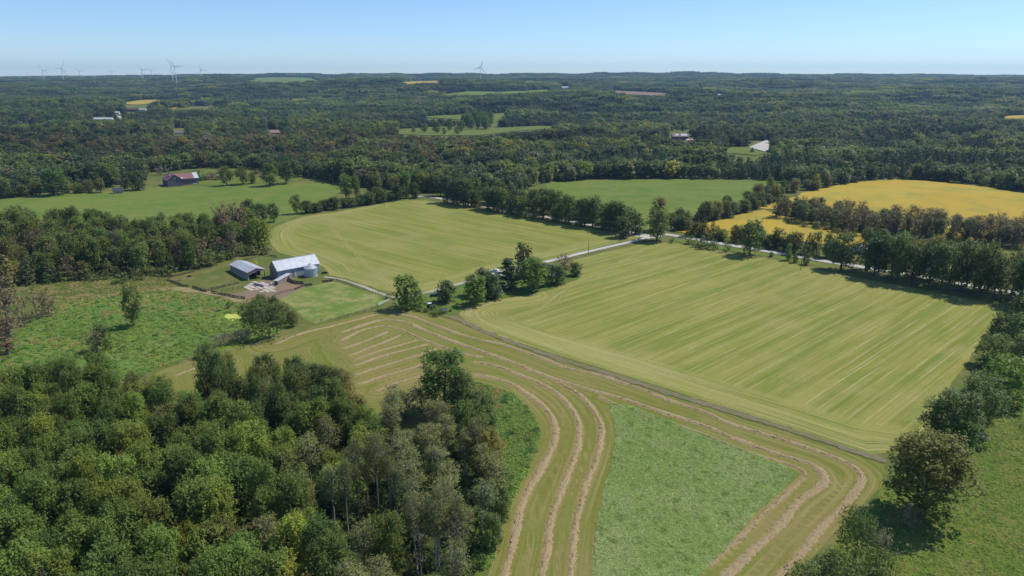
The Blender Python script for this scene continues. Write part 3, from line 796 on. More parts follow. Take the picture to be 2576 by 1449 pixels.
# A: foreground wood
edgeA = GP([(1000, 1105), (1080, 1085), (1180, 1080), (1215, 1110), (1225, 1180), (1258, 1235), (1272, 1290), (1235, 1370), (1205, 1450), (1190, 1560)])
def woodA(q, r):
    u, v = project(q[0], q[1], 0.0)
    if u < -160 or project(q[0], q[1], 17.0)[1] > 1475: return
    if 862 < u < 1008 and 1292 < v < 1475: return
    if 1030 < u < 1180 and 1440 < v < 1560: return
    asp = 1 / (1 + math.exp(-(u - 850 + (v - 1250) * .2) / 70))
    x = r.uniform()
    G1 = 'trees of the foreground wood'
    if x < asp * .86:
        add_tree('aspen', q, r.uniform(13, 17.5), r.uniform(5, 7), (.098, .110, .044), 'slender aspen with pale trunk and greyish leaves in the foreground wood', 'tree', 'aspens of the foreground wood', var=.14)
    elif x < asp * .86 + .03:
        add_tree('bare', q, r.uniform(11, 15), r.uniform(4, 5.5), GREY, 'dead leafless grey tree standing among the foreground wood', 'tree', 'dead trees of the foreground wood')
    elif x < asp * .86 + .08:
        add_tree('maple', q, r.uniform(12, 15), r.uniform(8, 10), OLIVE, 'broadleaf tree turning olive and rust in the foreground wood', 'tree', 'turning trees of the foreground wood')
    else:
        big = 1.18 if (500 < u < 900 and v < 1130) else 1.0
        col = (.060, .092, .018) if r.uniform() < .55 else (.086, .120, .021)
        if big > 1: col = (.052, .076, .018)
        tone = 'bright green' if col[1] > .11 else ('dark green' if big > 1 else 'mid green')
        zone = 'beside the pale aspens' if asp > .3 else ('near the meadow side' if v < 1150 else 'deep in the dense part')
        add_tree('maple', q, r.uniform(11.5, 17.5) * big, r.uniform(7.5, 11.5), col, tone + ' broadleaf tree ' + zone + ' of the foreground wood', 'tree', G1, var=.18)
fill(P_WOODA, 8.2, woodA, seed=3)
for u, v, t, w_ in [(884, 1292, 1140, 42), (904, 1304, 1120, 44), (926, 1288, 1135, 40), (952, 1284, 1110, 46), (985, 1288, 1130, 44), (876, 1340, 1170, 40), (1002, 1330, 1175, 46), (1050, 1440, 1270, 50), (1098, 1452, 1260, 54), (1150, 1430, 1265, 50)]:
    px_tree('aspen', u, v, t, w_, (.092, .105, .042), 'aspen with a long bare pale trunk beside the gap in the wood', 'tree', 'aspens beside the woodland gap')
for u, v, t, w_ in [(1140, 1490, 1330, 60), (1062, 1480, 1330, 56), (490, 1400, 1250, 60)]:
    px_tree('bare', u, v, t, w_, GREY, 'dead pale tree with bare limbs below the aspens', 'tree', 'dead trees by the aspens')
px_tree('maple', 1118, 1040, 897, 130, (.045, .085, .018), 'tall dark green tree on the woodland corner beside the hay rows')
px_tree('bushy', 1165, 1050, 945, 75, (.06, .088, .03), 'shorter grey green tree leaning on the tall woodland corner tree')
for u, v, t, w_ in [(1020, 1050, 985, 60), (1060, 1045, 975, 50), (985, 1060, 1000, 50), (1100, 1075, 1010, 60)]:
    px_tree('sparse', u, v, t, w_, (.10, .095, .065), 'thin greyish brown tree behind the aspen stand', 'tree', 'grey thin trees behind the aspens')
for u, v, t, w_ in [(1215, 1075, 990, 70), (1225, 1130, 1050, 60), (1250, 1250, 1170, 60), (1262, 1310, 1235, 50), (1240, 1380, 1300, 60)]:
    px_tree('bushy', u, v, t, w_, (.075, .105, .035), 'young leafy tree along the wood edge facing the windrows', 'tree', 'young trees at the wood edge')

# B: wood left of the barn
P_WOODB = GP([(-150, 585), (0, 578), (150, 578), (250, 582), (320, 612), (400, 612), (480, 598), (560, 596), (620, 585), (668, 600), (672, 625), (610, 642), (540, 662), (480, 676), (420, 688), (330, 694), (220, 702), (80, 712), (0, 712), (-150, 712)])
def woodB(q, r):
    x = r.uniform(); u, v = project(q[0], q[1], 0)
    if x < .16: add_tree('sparse', q, r.uniform(12, 17), r.uniform(6, 8), BROWN, 'thinning brownish tree in the wood beside the meadow', 'tree', 'thinning trees of the meadow wood')
    elif x < .22: add_tree('bare', q, r.uniform(10, 14), r.uniform(4, 5), GREY, 'dead pale tree standing in the wood beside the meadow', 'tree', 'dead trees of the meadow wood')
    elif x < .36: add_tree('cedar', q, r.uniform(8, 12), r.uniform(5.5, 7.5), (.055, .068, .022), 'conical cedar in the wood beside the meadow', 'tree', 'cedars of the meadow wood')
    elif x < .50: add_tree('bushy', q, r.uniform(6, 9), r.uniform(6, 8), OLIVE, 'low olive bushy tree in the wood beside the meadow', 'tree', 'bushy trees of the meadow wood')
    else: add_tree('maple', q, r.uniform(13, 19), r.uniform(9, 12.5), GREEN if x < .8 else (.075, .098, .028), ('green' if x < .8 else 'olive green') + ' broadleaf tree ' + ('on the pasture side' if v < 615 else ('fronting the meadow' if v > 665 else 'in the middle')) + ' of the meadow wood', 'tree', 'broadleaf trees of the meadow wood')
fill(P_WOODB, 9.6, woodB, seed=5)
LB = 'tall brownish thinning tree on the wood corner behind the shed'
for u, v, t, w_ in [(560, 615, 515, 46), (590, 610, 508, 50), (605, 612, 520, 44), (575, 622, 530, 40)]:
    px_tree('sparse', u, v, t, w_, (.125, .085, .06), LB, 'tree', 'brown trees on the wood corner')
px_tree('bushy', 652, 628, 556, 58, BRIGHT, 'bright green round tree at the wood corner by the hay field')
for u, v, t, w_ in [(630, 562, 505, 40), (660, 560, 515, 36), (690, 558, 515, 32), (640, 570, 530, 35)]:
    px_tree('maple', u, v, t, w_, DARK, 'dark green tree between the far pasture and hay field corner', 'tree', 'dark trees at the hay field corner')
for u, v, t, w_ in [(20, 715, 640, 75), (75, 712, 645, 65), (128, 708, 650, 58)]:
    px_tree('cedar', u, v, t, w_, (.10, .092, .026) if u < 50 else (.05, .065, .022), 'broad rounded cedar at the meadow edge of the wood', 'tree', 'cedars at the meadow edge')
for u, v, t, w_ in [(-10, 860, 735, 80), (25, 845, 700, 75), (60, 820, 740, 70), (100, 800, 735, 70), (120, 790, 742, 50), (20, 890, 800, 70)]:
    px_tree('sparse' if u < 60 else 'brush', u, v, t, w_, (.10, .078, .05), 'twiggy grey brown thicket at the side of the wet meadow', 'shrub', 'thicket beside the wet meadow', 'thicket')
def shr(pts, hpx, wpx, col, label, grp, kind='shrub', cat='shrub', seed=0):
    for u, v in pts:
        f = RNG.uniform(.75, 1.3)
        px_tree(kind, u, v, v - hpx * f, wpx * f, col, label, cat, grp)
shr([(420 + i * 19 + RNG.normal(0, 5), 690 - i * 4.2 + RNG.normal(0, 4)) for i in range(14)] + [(200 + i * 22, 708 - i * 1.5 + RNG.normal(0, 4)) for i in range(10)], 20, 28, (.07, .085, .03), 'low scrubby shrub along the wood edge above the rail fence', 'shrubs along the wood edge')
shr([(540, 655), (560, 650), (585, 645), (602, 640), (520, 668)], 26, 36, (.062, .098, .03), 'round green shrub by the grass behind the shed', 'shrubs behind the shed')

# meadow: lone trees and shrubs
px_tree('maple', 336, 821, 724, 52, (.062, .092, .02), 'slim lone tree with a forked crown in the wet meadow', name='lone_tree')
px_tree('loose', 678, 850, 764, 98, (.055, .078, .020), 'wide low spreading tree by the meadow fence near the pond')
px_tree('loose', 638, 836, 758, 66, (.052, .072, .020), 'loose leaning tree between the pond and the spreading tree')
for u, v, t, w_ in [(655, 800, 755, 45), (690, 805, 752, 40), (715, 815, 770, 40), (738, 822, 785, 28), (660, 770, 742, 30), (640, 790, 758, 40)]:
    px_tree('bushy', u, v, t, w_, (.07, .085, .026), 'leafy hedge shrub between the pond and the paddock', 'shrub', 'hedge by the pond', 'hedge_shrub')
for u, v, t, w_ in [(545, 872, 845, 40), (570, 868, 838, 45), (600, 862, 832, 50), (620, 855, 828, 40)]:
    px_tree('brush', u, v, t, w_, (.15, .14, .12), 'grey leafless shrub on the meadow fence line', 'shrub', 'grey shrubs on the fence line')
px_tree('brush', 508, 900, 865, 34, (.14, .13, .11), 'small grey twiggy shrub alone on the meadow fence', 'shrub')
px_tree('brush', 245, 885, 830, 70, (.115, .088, .062), 'brown twiggy shrub showing above the foreground wood', 'shrub')
px_tree('shrub', 262, 880, 818, 45, DARK, 'dark green shrub showing above the foreground wood', 'shrub')
px_tree('shrub', 577, 775, 757, 16, DARK, 'small dark green bush standing in the meadow near the pond', 'shrub')
px_tree('shrub', 642, 668, 655, 16, (.30, .27, .02), 'yellow flowering bush behind the barn and shed', 'shrub')
px_tree('shrub', 612, 667, 657, 14, (.24, .22, .03), 'smaller yellow flowering bush left behind the shed', 'shrub')

# farmhouse trees
px_tree('bushy', 1025, 778, 704, 72, (.075, .112, .020), 'round green tree shading the gate at the lawn corner')
px_tree('shrub', 1058, 770, 738, 32, (.07, .11, .02), 'small green bush next to the gate tree', 'shrub')
px_tree('bushy', 1122, 760, 713, 54, (.052, .070, .024), 'dark apple tree with a parked car beneath')
px_tree('bushy', 1197, 766, 702, 60, (.078, .122, .020), 'bright green tree on the lawn beside the willow')
px_tree('bushy', 1222, 744, 682, 56, (.050, .072, .034), 'grey green willow standing behind the bright lawn tree')
px_tree('bushy', 1243, 752, 696, 48, (.052, .080, .032), 'lower willow by the playhouse slide')
px_tree('bushy', 1184, 742, 694, 34, (.050, .070, .026), 'small dark tree peeping out behind the bright lawn tree')
px_tree('pine', 1279, 728, 648, 66, (.030, .056, .024), 'dark conical pine between willow and big maple')
px_tree('maple', 1338, 730, 656, 80, (.078, .122, .020), 'big rounded bright maple hiding the farmhouse')
px_tree('maple', 1364, 720, 668, 42, (.074, .116, .020), 'second bright maple shouldering the big one by the house')
px_tree('bushy', 1321, 696, 621, 54, (.040, .048, .019), 'dark domed cedar behind the farmhouse maple')
px_tree('bushy', 1399, 714, 670, 54, (.056, .080, .026), 'low dark green tree beside the farmhouse')
px_tree('sparse', 1420, 692, 642, 44, (.10, .082, .036), 'brownish half bare tree by the driveway')
px_tree('bushy', 1448, 694, 664, 34, (.062, .086, .022), 'small round tree at the lawn tip by the hay field')
px_tree('shrub', 977, 752, 741, 18, DARK, 'dark bush beside the metal farm gate', 'shrub')
shr([(1040, 778), (1055, 782), (1070, 785), (1085, 791), (1097, 796), (1108, 790), (1090, 780)], 11, 18, (.075, .105, .03), 'weedy shrub along the bank under the tractor', 'shrubs on the tractor bank')

# hedge rows
def hedge(line, sp, hr, wr, pal, label, group, kinds=('maple',), jit=2.0, seed=0, cat='tree'):
    r = np.random.default_rng(seed)
    c = catmull([Vector((p.x, p.y, 0)) for p in GP(line)], 1.0)
    L = 0; nxt = r.uniform(0, sp)
    for i in range(1, len(c)):
        L += (c[i] - c[i - 1]).length
        if L >= nxt:
            nxt += sp * r.uniform(.7, 1.35)
            q = (c[i].x + r.normal(0, jit), c[i].y + r.normal(0, jit))
            k = kinds[int(r.integers(len(kinds)))]
            cl = pal[int(r.integers(len(pal)))]
            hh = r.uniform(*hr)
            add_tree(k, q, hh * (.75 if k == 'bushy' else 1), r.uniform(*wr), cl, label.replace('TREE', {'maple': 'broadleaf tree', 'bushy': 'bushy tree', 'cedar': 'cedar', 'shrub': 'shrub', 'sparse': 'thinning tree', 'brush': 'twiggy shrub'}.get(k, 'tree')), 'shrub' if k in ('shrub', 'brush') else cat, group, name='hedgerow_tree' if k == 'maple' else None)
hedge([(745, 542), (800, 532), (870, 523), (940, 512), (1010, 500), (1050, 497)], 5.2, (8, 14), (8, 11), [DARK, GREEN], 'dark TREE in the hedgerow between pasture and hay field', 'hedgerow by the far pasture', ('maple', 'bushy', 'bushy'), seed=21)
hedge([(880, 500), (960, 490), (1060, 482), (1130, 484)], 7, (15, 20), (10, 13), [GREEN, BRIGHT, OLIVE], 'TREE in the clump where the road leaves the hay field', 'clump by the road bend', ('maple',), 4, seed=22)
hedge([(1115, 506), (1200, 523), (1320, 541), (1440, 563), (1540, 581), (1600, 590)], 7.4, (16, 21.5), (10.5, 14), [GREEN, DARK, (.065, .1, .026)], 'tall dark TREE on the hay field side of the road', 'road row beside the hay field', ('maple', 'maple', 'maple', 'bushy'), 1.5, seed=23)
hedge([(1110, 491), (1200, 507), (1320, 526), (1440, 548), (1540, 567), (1600, 578)], 8.0, (14, 20), (10, 13), [GREEN, BLUEG, DARK], 'tall TREE on the pasture side of the road', 'road row beside the green pasture', ('maple', 'maple', 'bushy'), 2, seed=24)
hedge([(1120, 508), (1250, 534), (1440, 566), (1590, 591)], 9, (3, 4.5), (4, 6), [GREEN, OLIVE], 'low TREE under the road trees', 'underbrush of the road row', ('shrub',), 1.5, seed=25)
px_tree('maple', 1655, 580, 503, 46, (.10, .082, .028), 'broadleaf tree turning orange at the road junction')
px_tree('maple', 1652, 606, 532, 62, (.068, .092, .024), 'large round tree overhanging the road junction')
px_tree('bushy', 1568, 598, 552, 48, DARK, 'dark tree at the hay field end of the road row')
hedge([(1690, 580), (1760, 562), (1830, 545), (1900, 522), (1960, 502)], 5.0, (8, 14), (8, 11), [GREEN, GREY, OLIVE, DARK], 'TREE in the hedge between green pasture and yellow crop', 'hedge beside the yellow crop', ('maple', 'bushy', 'bushy', 'cedar'), 2.5, seed=27)
hedge([(1650, 582), (1700, 568), (1770, 550)], 7, (8, 11), (7, 9), [GREEN, OLIVE], 'TREE behind the junction hedge', 'trees behind the junction', ('maple', 'cedar'), 2.5, seed=28)
hedge([(1880, 505), (1960, 488), (2040, 476), (2095, 470)], 8, (10, 15), (8, 11), [GREEN, GREY, OLIVE, (.10, .095, .03)], 'TREE at the far corner of the yellow crop', 'trees at the yellow crop corner', ('maple', 'bushy'), 4, seed=29)
hedge([(1735, 593), (1800, 602), (1880, 613), (1960, 627), (2060, 645), (2140, 655)], 4.6, (8, 13.5), (7, 10), [GREEN, DARK, OLIVE], 'TREE on the yellow crop side of the gravel road', 'road row beside the yellow crop', ('bushy', 'maple', 'cedar', 'bushy'), 1.5, seed=30)
hedge([(1740, 598), (1880, 618), (2060, 650)], 7, (2.5, 4), (3.5, 5), [GREEN, OLIVE], 'low TREE on the gravel road bank', 'shrubs on the road bank', ('shrub',), 1.0, seed=31)
px_tree('maple', 1886, 641, 560, 64, (.055, .094, .02), 'large round maple alone between gravel road and striped field')
px_tree('shrub', 1827, 634, 607, 21, (.075, .10, .045), 'round grey green willow bush by the gravel road', 'shrub')
for u, v, t, w_ in [(1690, 611, 598, 14), (1735, 614, 596, 24)]:
    px_tree('shrub', u, v, t, w_, GREEN, 'small bush beside the road near the junction', 'shrub', 'bushes by the junction')
for u, v, t, w_ in [(1757, 622, 602, 26), (1775, 626, 597, 30), (1795, 628, 604, 24)]:
    px_tree('shrub', u, v, t, w_, (.06, .085, .028), 'shrub in the clump between junction and lone maple', 'shrub', 'shrub clump by the road')
px_tree('bushy', 1983, 655, 617, 17, (.085, .13, .03), 'slender bright sapling on the road verge')
for u, v, t, w_ in [(1941, 646, 634, 12), (2000, 661, 640, 15), (2027, 666, 639, 21)]:
    px_tree('bushy', u, v, t, w_, GREEN, 'small sapling on the verge by the utility pole', 'tree', 'saplings on the verge')
px_tree('maple', 2115, 678, 594, 74, (.058, .088, .024), 'broad tree at the start of the tall roadside row')
hedge([(2180, 692), (2250, 706), (2320, 720), (2400, 735), (2480, 749), (2560, 764), (2640, 780)], 6.8, (19, 25), (11, 14.5), [(.052, .085, .022), DARK, GREEN], 'tall dark TREE in the row at the striped field end', 'tall row at the field end', ('maple',), 1.2, seed=33)
hedge([(2150, 680), (2250, 690), (2400, 715), (2560, 745), (2650, 760)], 8, (17, 23), (10, 13), [(.052, .085, .022), DARK, OLIVE], 'TREE behind the tall row across the road', 'second row behind the tall trees', ('maple',), 2, seed=34)
# strip of wood between the yellow fields
P_WOODH = GP([(1945, 547), (1975, 531), (2050, 540), (2150, 556), (2300, 577), (2450, 590), (2700, 600), (2800, 640), (2576, 628), (2420, 612), (2260, 600), (2140, 588), (2040, 568)])
def woodH(q, r):
    x = r.uniform()
    if x < .42: add_tree('sparse', q, r.uniform(12, 17), r.uniform(7, 9.5), (.082, .074, .034), 'thinning olive brown tree in the strip between the yellow crops', 'tree', 'thinning trees between the yellow crops')
    elif x < .52: add_tree('cedar', q, r.uniform(7, 12), r.uniform(4.5, 6), (.045, .06, .03), 'dark conical tree in the strip between the yellow crops', 'tree', 'conical trees between the yellow crops')
    elif x < .78: add_tree('aspen', q, r.uniform(12, 17), r.uniform(5.5, 7.5), (.085, .085, .045), 'aspen in the strip between the yellow crops', 'tree', 'aspens between the yellow crops')
    else: add_tree('maple', q, r.uniform(10, 15), r.uniform(7, 10), (.068, .082, .034), 'broadleaf tree in the strip between the yellow crops', 'tree', 'broadleaf trees between the yellow crops')
fill(P_WOODH, 7.5, woodH, seed=8)
hedge([(1965, 556), (2050, 576), (2150, 594), (2260, 606), (2420, 620), (2600, 634)], 6, (3, 5), (4, 6), [GREY, OLIVE, DARK], 'low TREE skirting the strip between the yellow crops', 'shrub skirt of the crop strip', ('shrub', 'brush', 'shrub'), 1.5, seed=35)
hedge([(2200, 640), (2350, 655), (2500, 668), (2620, 680)], 12, (3, 6), (4, 7), [OLIVE, YEL, GREEN], 'TREE in the rough behind the tall roadside row', 'rough behind the tall row', ('shrub', 'bushy'), 4, seed=36)

# field edge on the pasture side
RT = [('maple', 2575, 850, 740, 90, DARK, 'dark tree at the far corner of the striped field'),
      ('bushy', 2520, 850, 795, 65, DARK, 'low dark tree protruding into the striped field'),
      ('maple', 2560, 905, 800, 85, (.05, .08, .022), 'dark tree behind the low field edge tree'),
      ('bushy', 2497, 925, 850, 92, (.062, .095, .024), 'spreading tree on the field edge above the bright one'),
      ('maple', 2560, 960, 850, 80, (.075, .092, .026), 'olive tinged tree on the field edge by the pasture'),
      ('bushy', 2510, 1018, 905, 122, (.078, .122, .022), 'bright yellow green round tree on the field edge'),
      ('maple', 2445, 1085, 950, 120, (.058, .085, .022), 'tall rounded tree beside the bright field edge tree'),
      ('maple', 2385, 1125, 995, 135, (.05, .078, .022), 'dark broad tree on the field edge by the brush pile'),
      ('bushy', 2410, 1140, 1060, 90, (.072, .125, .022), 'low bright green tree in front of the brush pile'),
      ('shrub', 2480, 1060, 1020, 55, (.085, .125, .03), 'pale green bush beside the brush pile')]
for k, u, v, t, w_, c, lb in RT: px_tree(k, u, v, t, w_, tuple(x_ * 1.15 for x_ in c), lb)
px_tree('maple', 2318, 1300, 1112, 205, (.078, .086, .018), 'largest olive tree casting a wide shadow on the pasture', name='large_tree')
px_tree('loose', 2150, 1405, 1298, 100, (.07, .098, .026), 'scraggly leaning tree over the windrow end')
px_tree('brush', 2205, 1420, 1330, 80, (.12, .11, .08), 'leafless grey limbs beside the scraggly tree', 'shrub')
px_tree('brush', 2290, 1335, 1280, 60, (.14, .13, .12), 'grey dry bush under the largest olive tree', 'shrub')
for u, v, t, w_ in [(2050, 1475, 1412, 90), (2100, 1480, 1400, 90), (2165, 1470, 1385, 85), (2215, 1478, 1400, 70), (2010, 1500, 1435, 80)]:
    px_tree('shrub', u, v, t, w_, (.07, .095, .028), 'dense shrub below the scraggly tree', 'shrub', 'shrubs below the scraggly tree')

# trees round the far red barn and single trees in the far pasture
for k, u, v, t, w_, c, lb in [
    ('maple', 140, 492, 428, 66, (.05, .085, .022), 'large dark tree on the far pasture edge'),
    ('maple', 278, 470, 415, 52, (.07, .095, .022), 'round tree with orange side behind the far small shed'),
    ('cedar', 335, 462, 405, 22, (.02, .04, .02), 'tall dark spire tree near the far red barn'),
    ('cedar', 312, 460, 408, 18, (.022, .042, .02), 'narrow spire tree next to the taller spire'),
    ('bushy', 350, 478, 436, 46, DARK, 'round dark tree between far shed and red barn'),
    ('bushy', 316, 474, 450, 26, (.06, .075, .028), 'bushy tree over the far small shed'),
    ('maple', 571, 467, 422, 32, GREEN, 'single tree on the pasture right of the red barn'),
    ('maple', 612, 464, 424, 36, GREEN, 'rounded tree beside the single pasture tree'),
    ('bushy', 636, 462, 438, 20, GREEN, 'smaller tree at the end of the pasture pair'),
    ('shrub', 505, 455, 428, 28, (.045, .07, .026), 'dark bush behind the red barn end'),
    ('brush', 405, 440, 420, 40, (.12, .12, .11), 'grey bare shrub behind the red barn roof'),
    ('maple', 680, 468, 415, 44, GREEN, 'leafy tree where the far pasture meets the wood'),
    ('maple', 720, 462, 410, 40, DARK, 'dark tree behind the far pasture corner')]:
    px_tree(k, u, v, t, w_, c, lb, 'shrub' if k in ('shrub', 'brush') else 'tree')
shr([(490, 458), (520, 452), (535, 440), (560, 436), (590, 440), (610, 434), (640, 438), (545, 452), (480, 445), (660, 445)], 10, 26, (.10, .072, .035), 'rusty low shrub in the rough pasture behind the barn', 'rusty shrubs behind the red barn')
hedge([(0, 502), (60, 494), (100, 490), (180, 486), (260, 483)], 8, (8, 14), (8, 11), [GREEN, OLIVE, DARK], 'TREE lining the back of the far pasture', 'trees lining the far pasture', ('maple', 'bushy'), 2.5, seed=40)
for u, v, t, w_ in [(1068, 334, 312, 20), (1098, 336, 308, 26), (1132, 330, 300, 22), (1160, 333, 305, 20), (1118, 338, 322, 14), (1040, 334, 318, 12), (1150, 338, 320, 16)]:
    px_tree('maple', u, v, t, w_, GREEN, 'single tree in the distant clearing pasture', 'tree', 'trees in the distant clearing')
for i in range(22):
    u = 1165 + RNG.uniform(0, 75); v = 318 + RNG.uniform(-8, 8) + (u - 1165) * .03
    px_tree('maple', u, v, v - RNG.uniform(24, 34), RNG.uniform(16, 24), GREEN, 'tree in the grove dividing the distant clearing', 'tree', 'grove in the distant clearing')
for u, v, t, w_ in [(1892, 384, 370, 14), (1935, 384, 358, 9), (1958, 392, 372, 13), (1972, 394, 374, 12), (1985, 396, 376, 13), (2000, 398, 380, 11), (2030, 398, 384, 8), (2014, 400, 384, 12)]:
    px_tree('cedar', u, v, t, w_, (.035, .055, .024), 'cedar standing on the distant gravel clearing', 'tree', 'cedars on the gravel clearing')
#@@STUFF
# ------------------------------------------------------------------ instanced masses (geometry nodes)
PCOL = {}
def proto_collection(key, meshes):
    c = bpy.data.collections.new(key)
    for i, m in enumerate(meshes):
        o = bpy.data.objects.new('%s_%02d' % (key, i), m); c.objects.link(o)
    PCOL[key] = c
    return c

def scatter(name, P, rotz, scl, ix, tint, coll, label, cat, tilt=None):
    n = len(P)
    me = bpy.data.meshes.new(name)
    me.vertices.add(n); me.vertices.foreach_set('co', np.asarray(P, np.float32).ravel())
    def vec(an, arr):
        a = me.attributes.new(an, 'FLOAT_VECTOR', 'POINT'); a.data.foreach_set('vector', np.asarray(arr, np.float32).ravel())
    z = np.zeros(n) if tilt is None else tilt
    vec('rot', np.stack([z, z * 0, rotz], -1)); vec('scl', scl); vec('tint', tint)
    a = me.attributes.new('pidx', 'INT', 'POINT'); a.data.foreach_set('value', np.asarray(ix, np.int32))
    o = bpy.data.objects.new(name, me); link(o)
    tag(o, label, cat, kind='stuff')
    ng = bpy.data.node_groups.new(name, 'GeometryNodeTree')
    ng.interface.new_socket('Geometry', in_out='INPUT', socket_type='NodeSocketGeometry')
    ng.interface.new_socket('Geometry', in_out='OUTPUT', socket_type='NodeSocketGeometry')
    N = ng.nodes.new; L = ng.links.new
    gi, go = N('NodeGroupInput'), N('NodeGroupOutput')
    ci = N('GeometryNodeCollectionInfo'); ci.inputs['Collection'].default_value = coll
    ci.inputs['Separate Children'].default_value = True; ci.inputs['Reset Children'].default_value = True
    ip = N('GeometryNodeInstanceOnPoints'); ip.inputs['Pick Instance'].default_value = True
    def na(nm, t):
        q = N('GeometryNodeInputNamedAttribute'); q.data_type = t; q.inputs['Name'].default_value = nm; return q.outputs['Attribute']
    L(gi.outputs[0], ip.inputs['Points']); L(ci.outputs[0], ip.inputs['Instance'])
    L(na('pidx', 'INT'), ip.inputs['Instance Index']); L(na('rot', 'FLOAT_VECTOR'), ip.inputs['Rotation']); L(na('scl', 'FLOAT_VECTOR'), ip.inputs['Scale'])
    L(ip.outputs[0], go.inputs[0])
    md = o.modifiers.new('instances', 'NODES'); md.node_group = ng
    return o

def mass_tree(kind, leaf, seed, trunk=True):
    g = gen_tree(kind, leaf, seed)
    n = len(g['LV'])
    if trunk:
        V = np.concatenate([g['LV'], g['TV']]); Fc = np.concatenate([g['LF'], g['TF'] + n]); lf = np.concatenate([g['lf'], np.zeros((len(g['TV']), 3))])
    else: V, Fc, lf = g['LV'], g['LF'], g['lf']
    m = mesh_np('mass_' + kind, V, Fc, [M_LEAFI, BARKS.get(kind, M_BARK)], {'lf': lf})
    if trunk:
        mi = np.zeros(len(Fc), np.int32); mi[len(g['LF']):] = 1
        m.polygons.foreach_set('material_index', mi)
    return m, g

MID = [mass_tree('maple', 1.15, 900 + i, False)[0] for i in range(5)] + [mass_tree('cedar', 1.05, 920 + i, False)[0] for i in range(3)] + [mass_tree('sparse', .8, 940 + i, True)[0] for i in range(2)]
C_MID = proto_collection('wood_tree', MID)
# canopy patches for the far woods
def patch(seed, conif):
    r = np.random.default_rng(seed)
    Vs = []; Fs = []; ls = []; o = 0
    base = [gen_tree('cedar' if conif else 'maple', 2.3, seed * 10 + i) for i in range(3)]
    for i in range(6):
        for j in range(6):
            g = base[int(r.integers(3))]; s = r.uniform(.75, 1.15); a = r.uniform(0, 6.28); c, sn = math.cos(a), math.sin(a)
            V = g['LV'] * np.array([s * 1.05, s * 1.05, s * (1.0 if not conif else 1.25)])
            V = np.stack([V[:, 0] * c - V[:, 1] * sn, V[:, 0] * sn + V[:, 1] * c, V[:, 2]], -1)
            sp = 7.2
            V = V + np.array([(i - 2.5) * sp + r.normal(0, 1.5), (j - 2.5) * sp + r.normal(0, 1.5), 0])
            l = g['lf'].copy(); l[:, 0] = np.clip(l[:, 0] * .6 + r.uniform(-.1, .5), 0, 1); l[:, 1] *= r.uniform(0, 1.2)
            Vs.append(V); Fs.append(g['LF'] + o); ls.append(l); o += len(V)
    return mesh_np('canopy', np.concatenate(Vs), np.concatenate(Fs), [M_LEAFI], {'lf': np.concatenate(ls)})
C_FAR = proto_collection('wood_canopy', [patch(i + 1, i >= 3) for i in range(5)])

FRONT = np.array([(-800, 520), (-300, 510), (0, 500), (100, 487), (187, 481), (283, 470), (330, 460), (390, 450), (405, 440), (470, 424), (560, 423), (640, 427), (700, 436), (760, 448), (850, 456), (930, 476), (1060, 486), (1110, 484), (1200, 488), (1300, 487), (1370, 462), (1480, 451), (1700, 449), (1960, 454), (2030, 472), (2110, 466), (2180, 455), (2250, 452), (2330, 455), (2440, 464), (2576, 484), (2800, 500), (3400, 520)])
CLEAR = [p for _, _, p in FAR]
# visible roofs in the woods: keep the trees in front of them low
ROOFS = [[(438, 322), (466, 322), (468, 341), (440, 342)], [(676, 326), (704, 326), (704, 336), (676, 336)], [(236, 294), (284, 294), (284, 302), (236, 302)], [(44, 306), (72, 306), (72, 312), (44, 312)], [(1688, 330), (1732, 330), (1732, 350), (1688, 350)], [(1726, 345), (1748, 345), (1748, 355), (1726, 355)],
         [(290, 278), (302, 278), (302, 286), (290, 286)], [(1415, 218), (1428, 218), (1428, 224), (1415, 224)], [(1800, 236), (1822, 236), (1822, 242), (1800, 242)], [(378, 432), (476, 432), (476, 470), (378, 470)], [(1575, 380), (1600, 380), (1600, 384), (1575, 384)],
         [(150, 252), (172, 252), (172, 258), (150, 258)], [(294, 290), (306, 290), (306, 298), (294, 298)], [(320, 270), (368, 270), (368, 279), (320, 279)]]
CLEAR += ROOFS
CLEARB = [(np.array(p)[:, 0].min() - 12, np.array(p)[:, 0].max() + 12, np.array(p)[:, 1].min() - 3, np.array(p)[:, 1].max() + 3, p) for p in CLEAR]

def cull(x, y, hh, ww):
    z = hgt(x, y)
    u0, v0 = project(x, y, z)
    keep = (u0 > -260) & (u0 < 2840) & (v0 < np.interp(u0, FRONT[:, 0], FRONT[:, 1]))
    for a, b, c, d, p in CLEARB:
        cand = keep & (u0 > a) & (u0 < b)
        ii = np.nonzero(cand)[0]
        if not len(ii): continue
        bad = np.zeros(len(ii), bool)
        for f in (0.0, .35, .7, 1.0):
            for s in (-.5, 0, .5):
                uu, vv = project(x[ii] + s * ww[ii], y[ii], z[ii] + f * hh[ii])
                bad |= in_poly(uu, vv, p)
        keep[ii[bad]] = False
    return keep, z, u0, v0

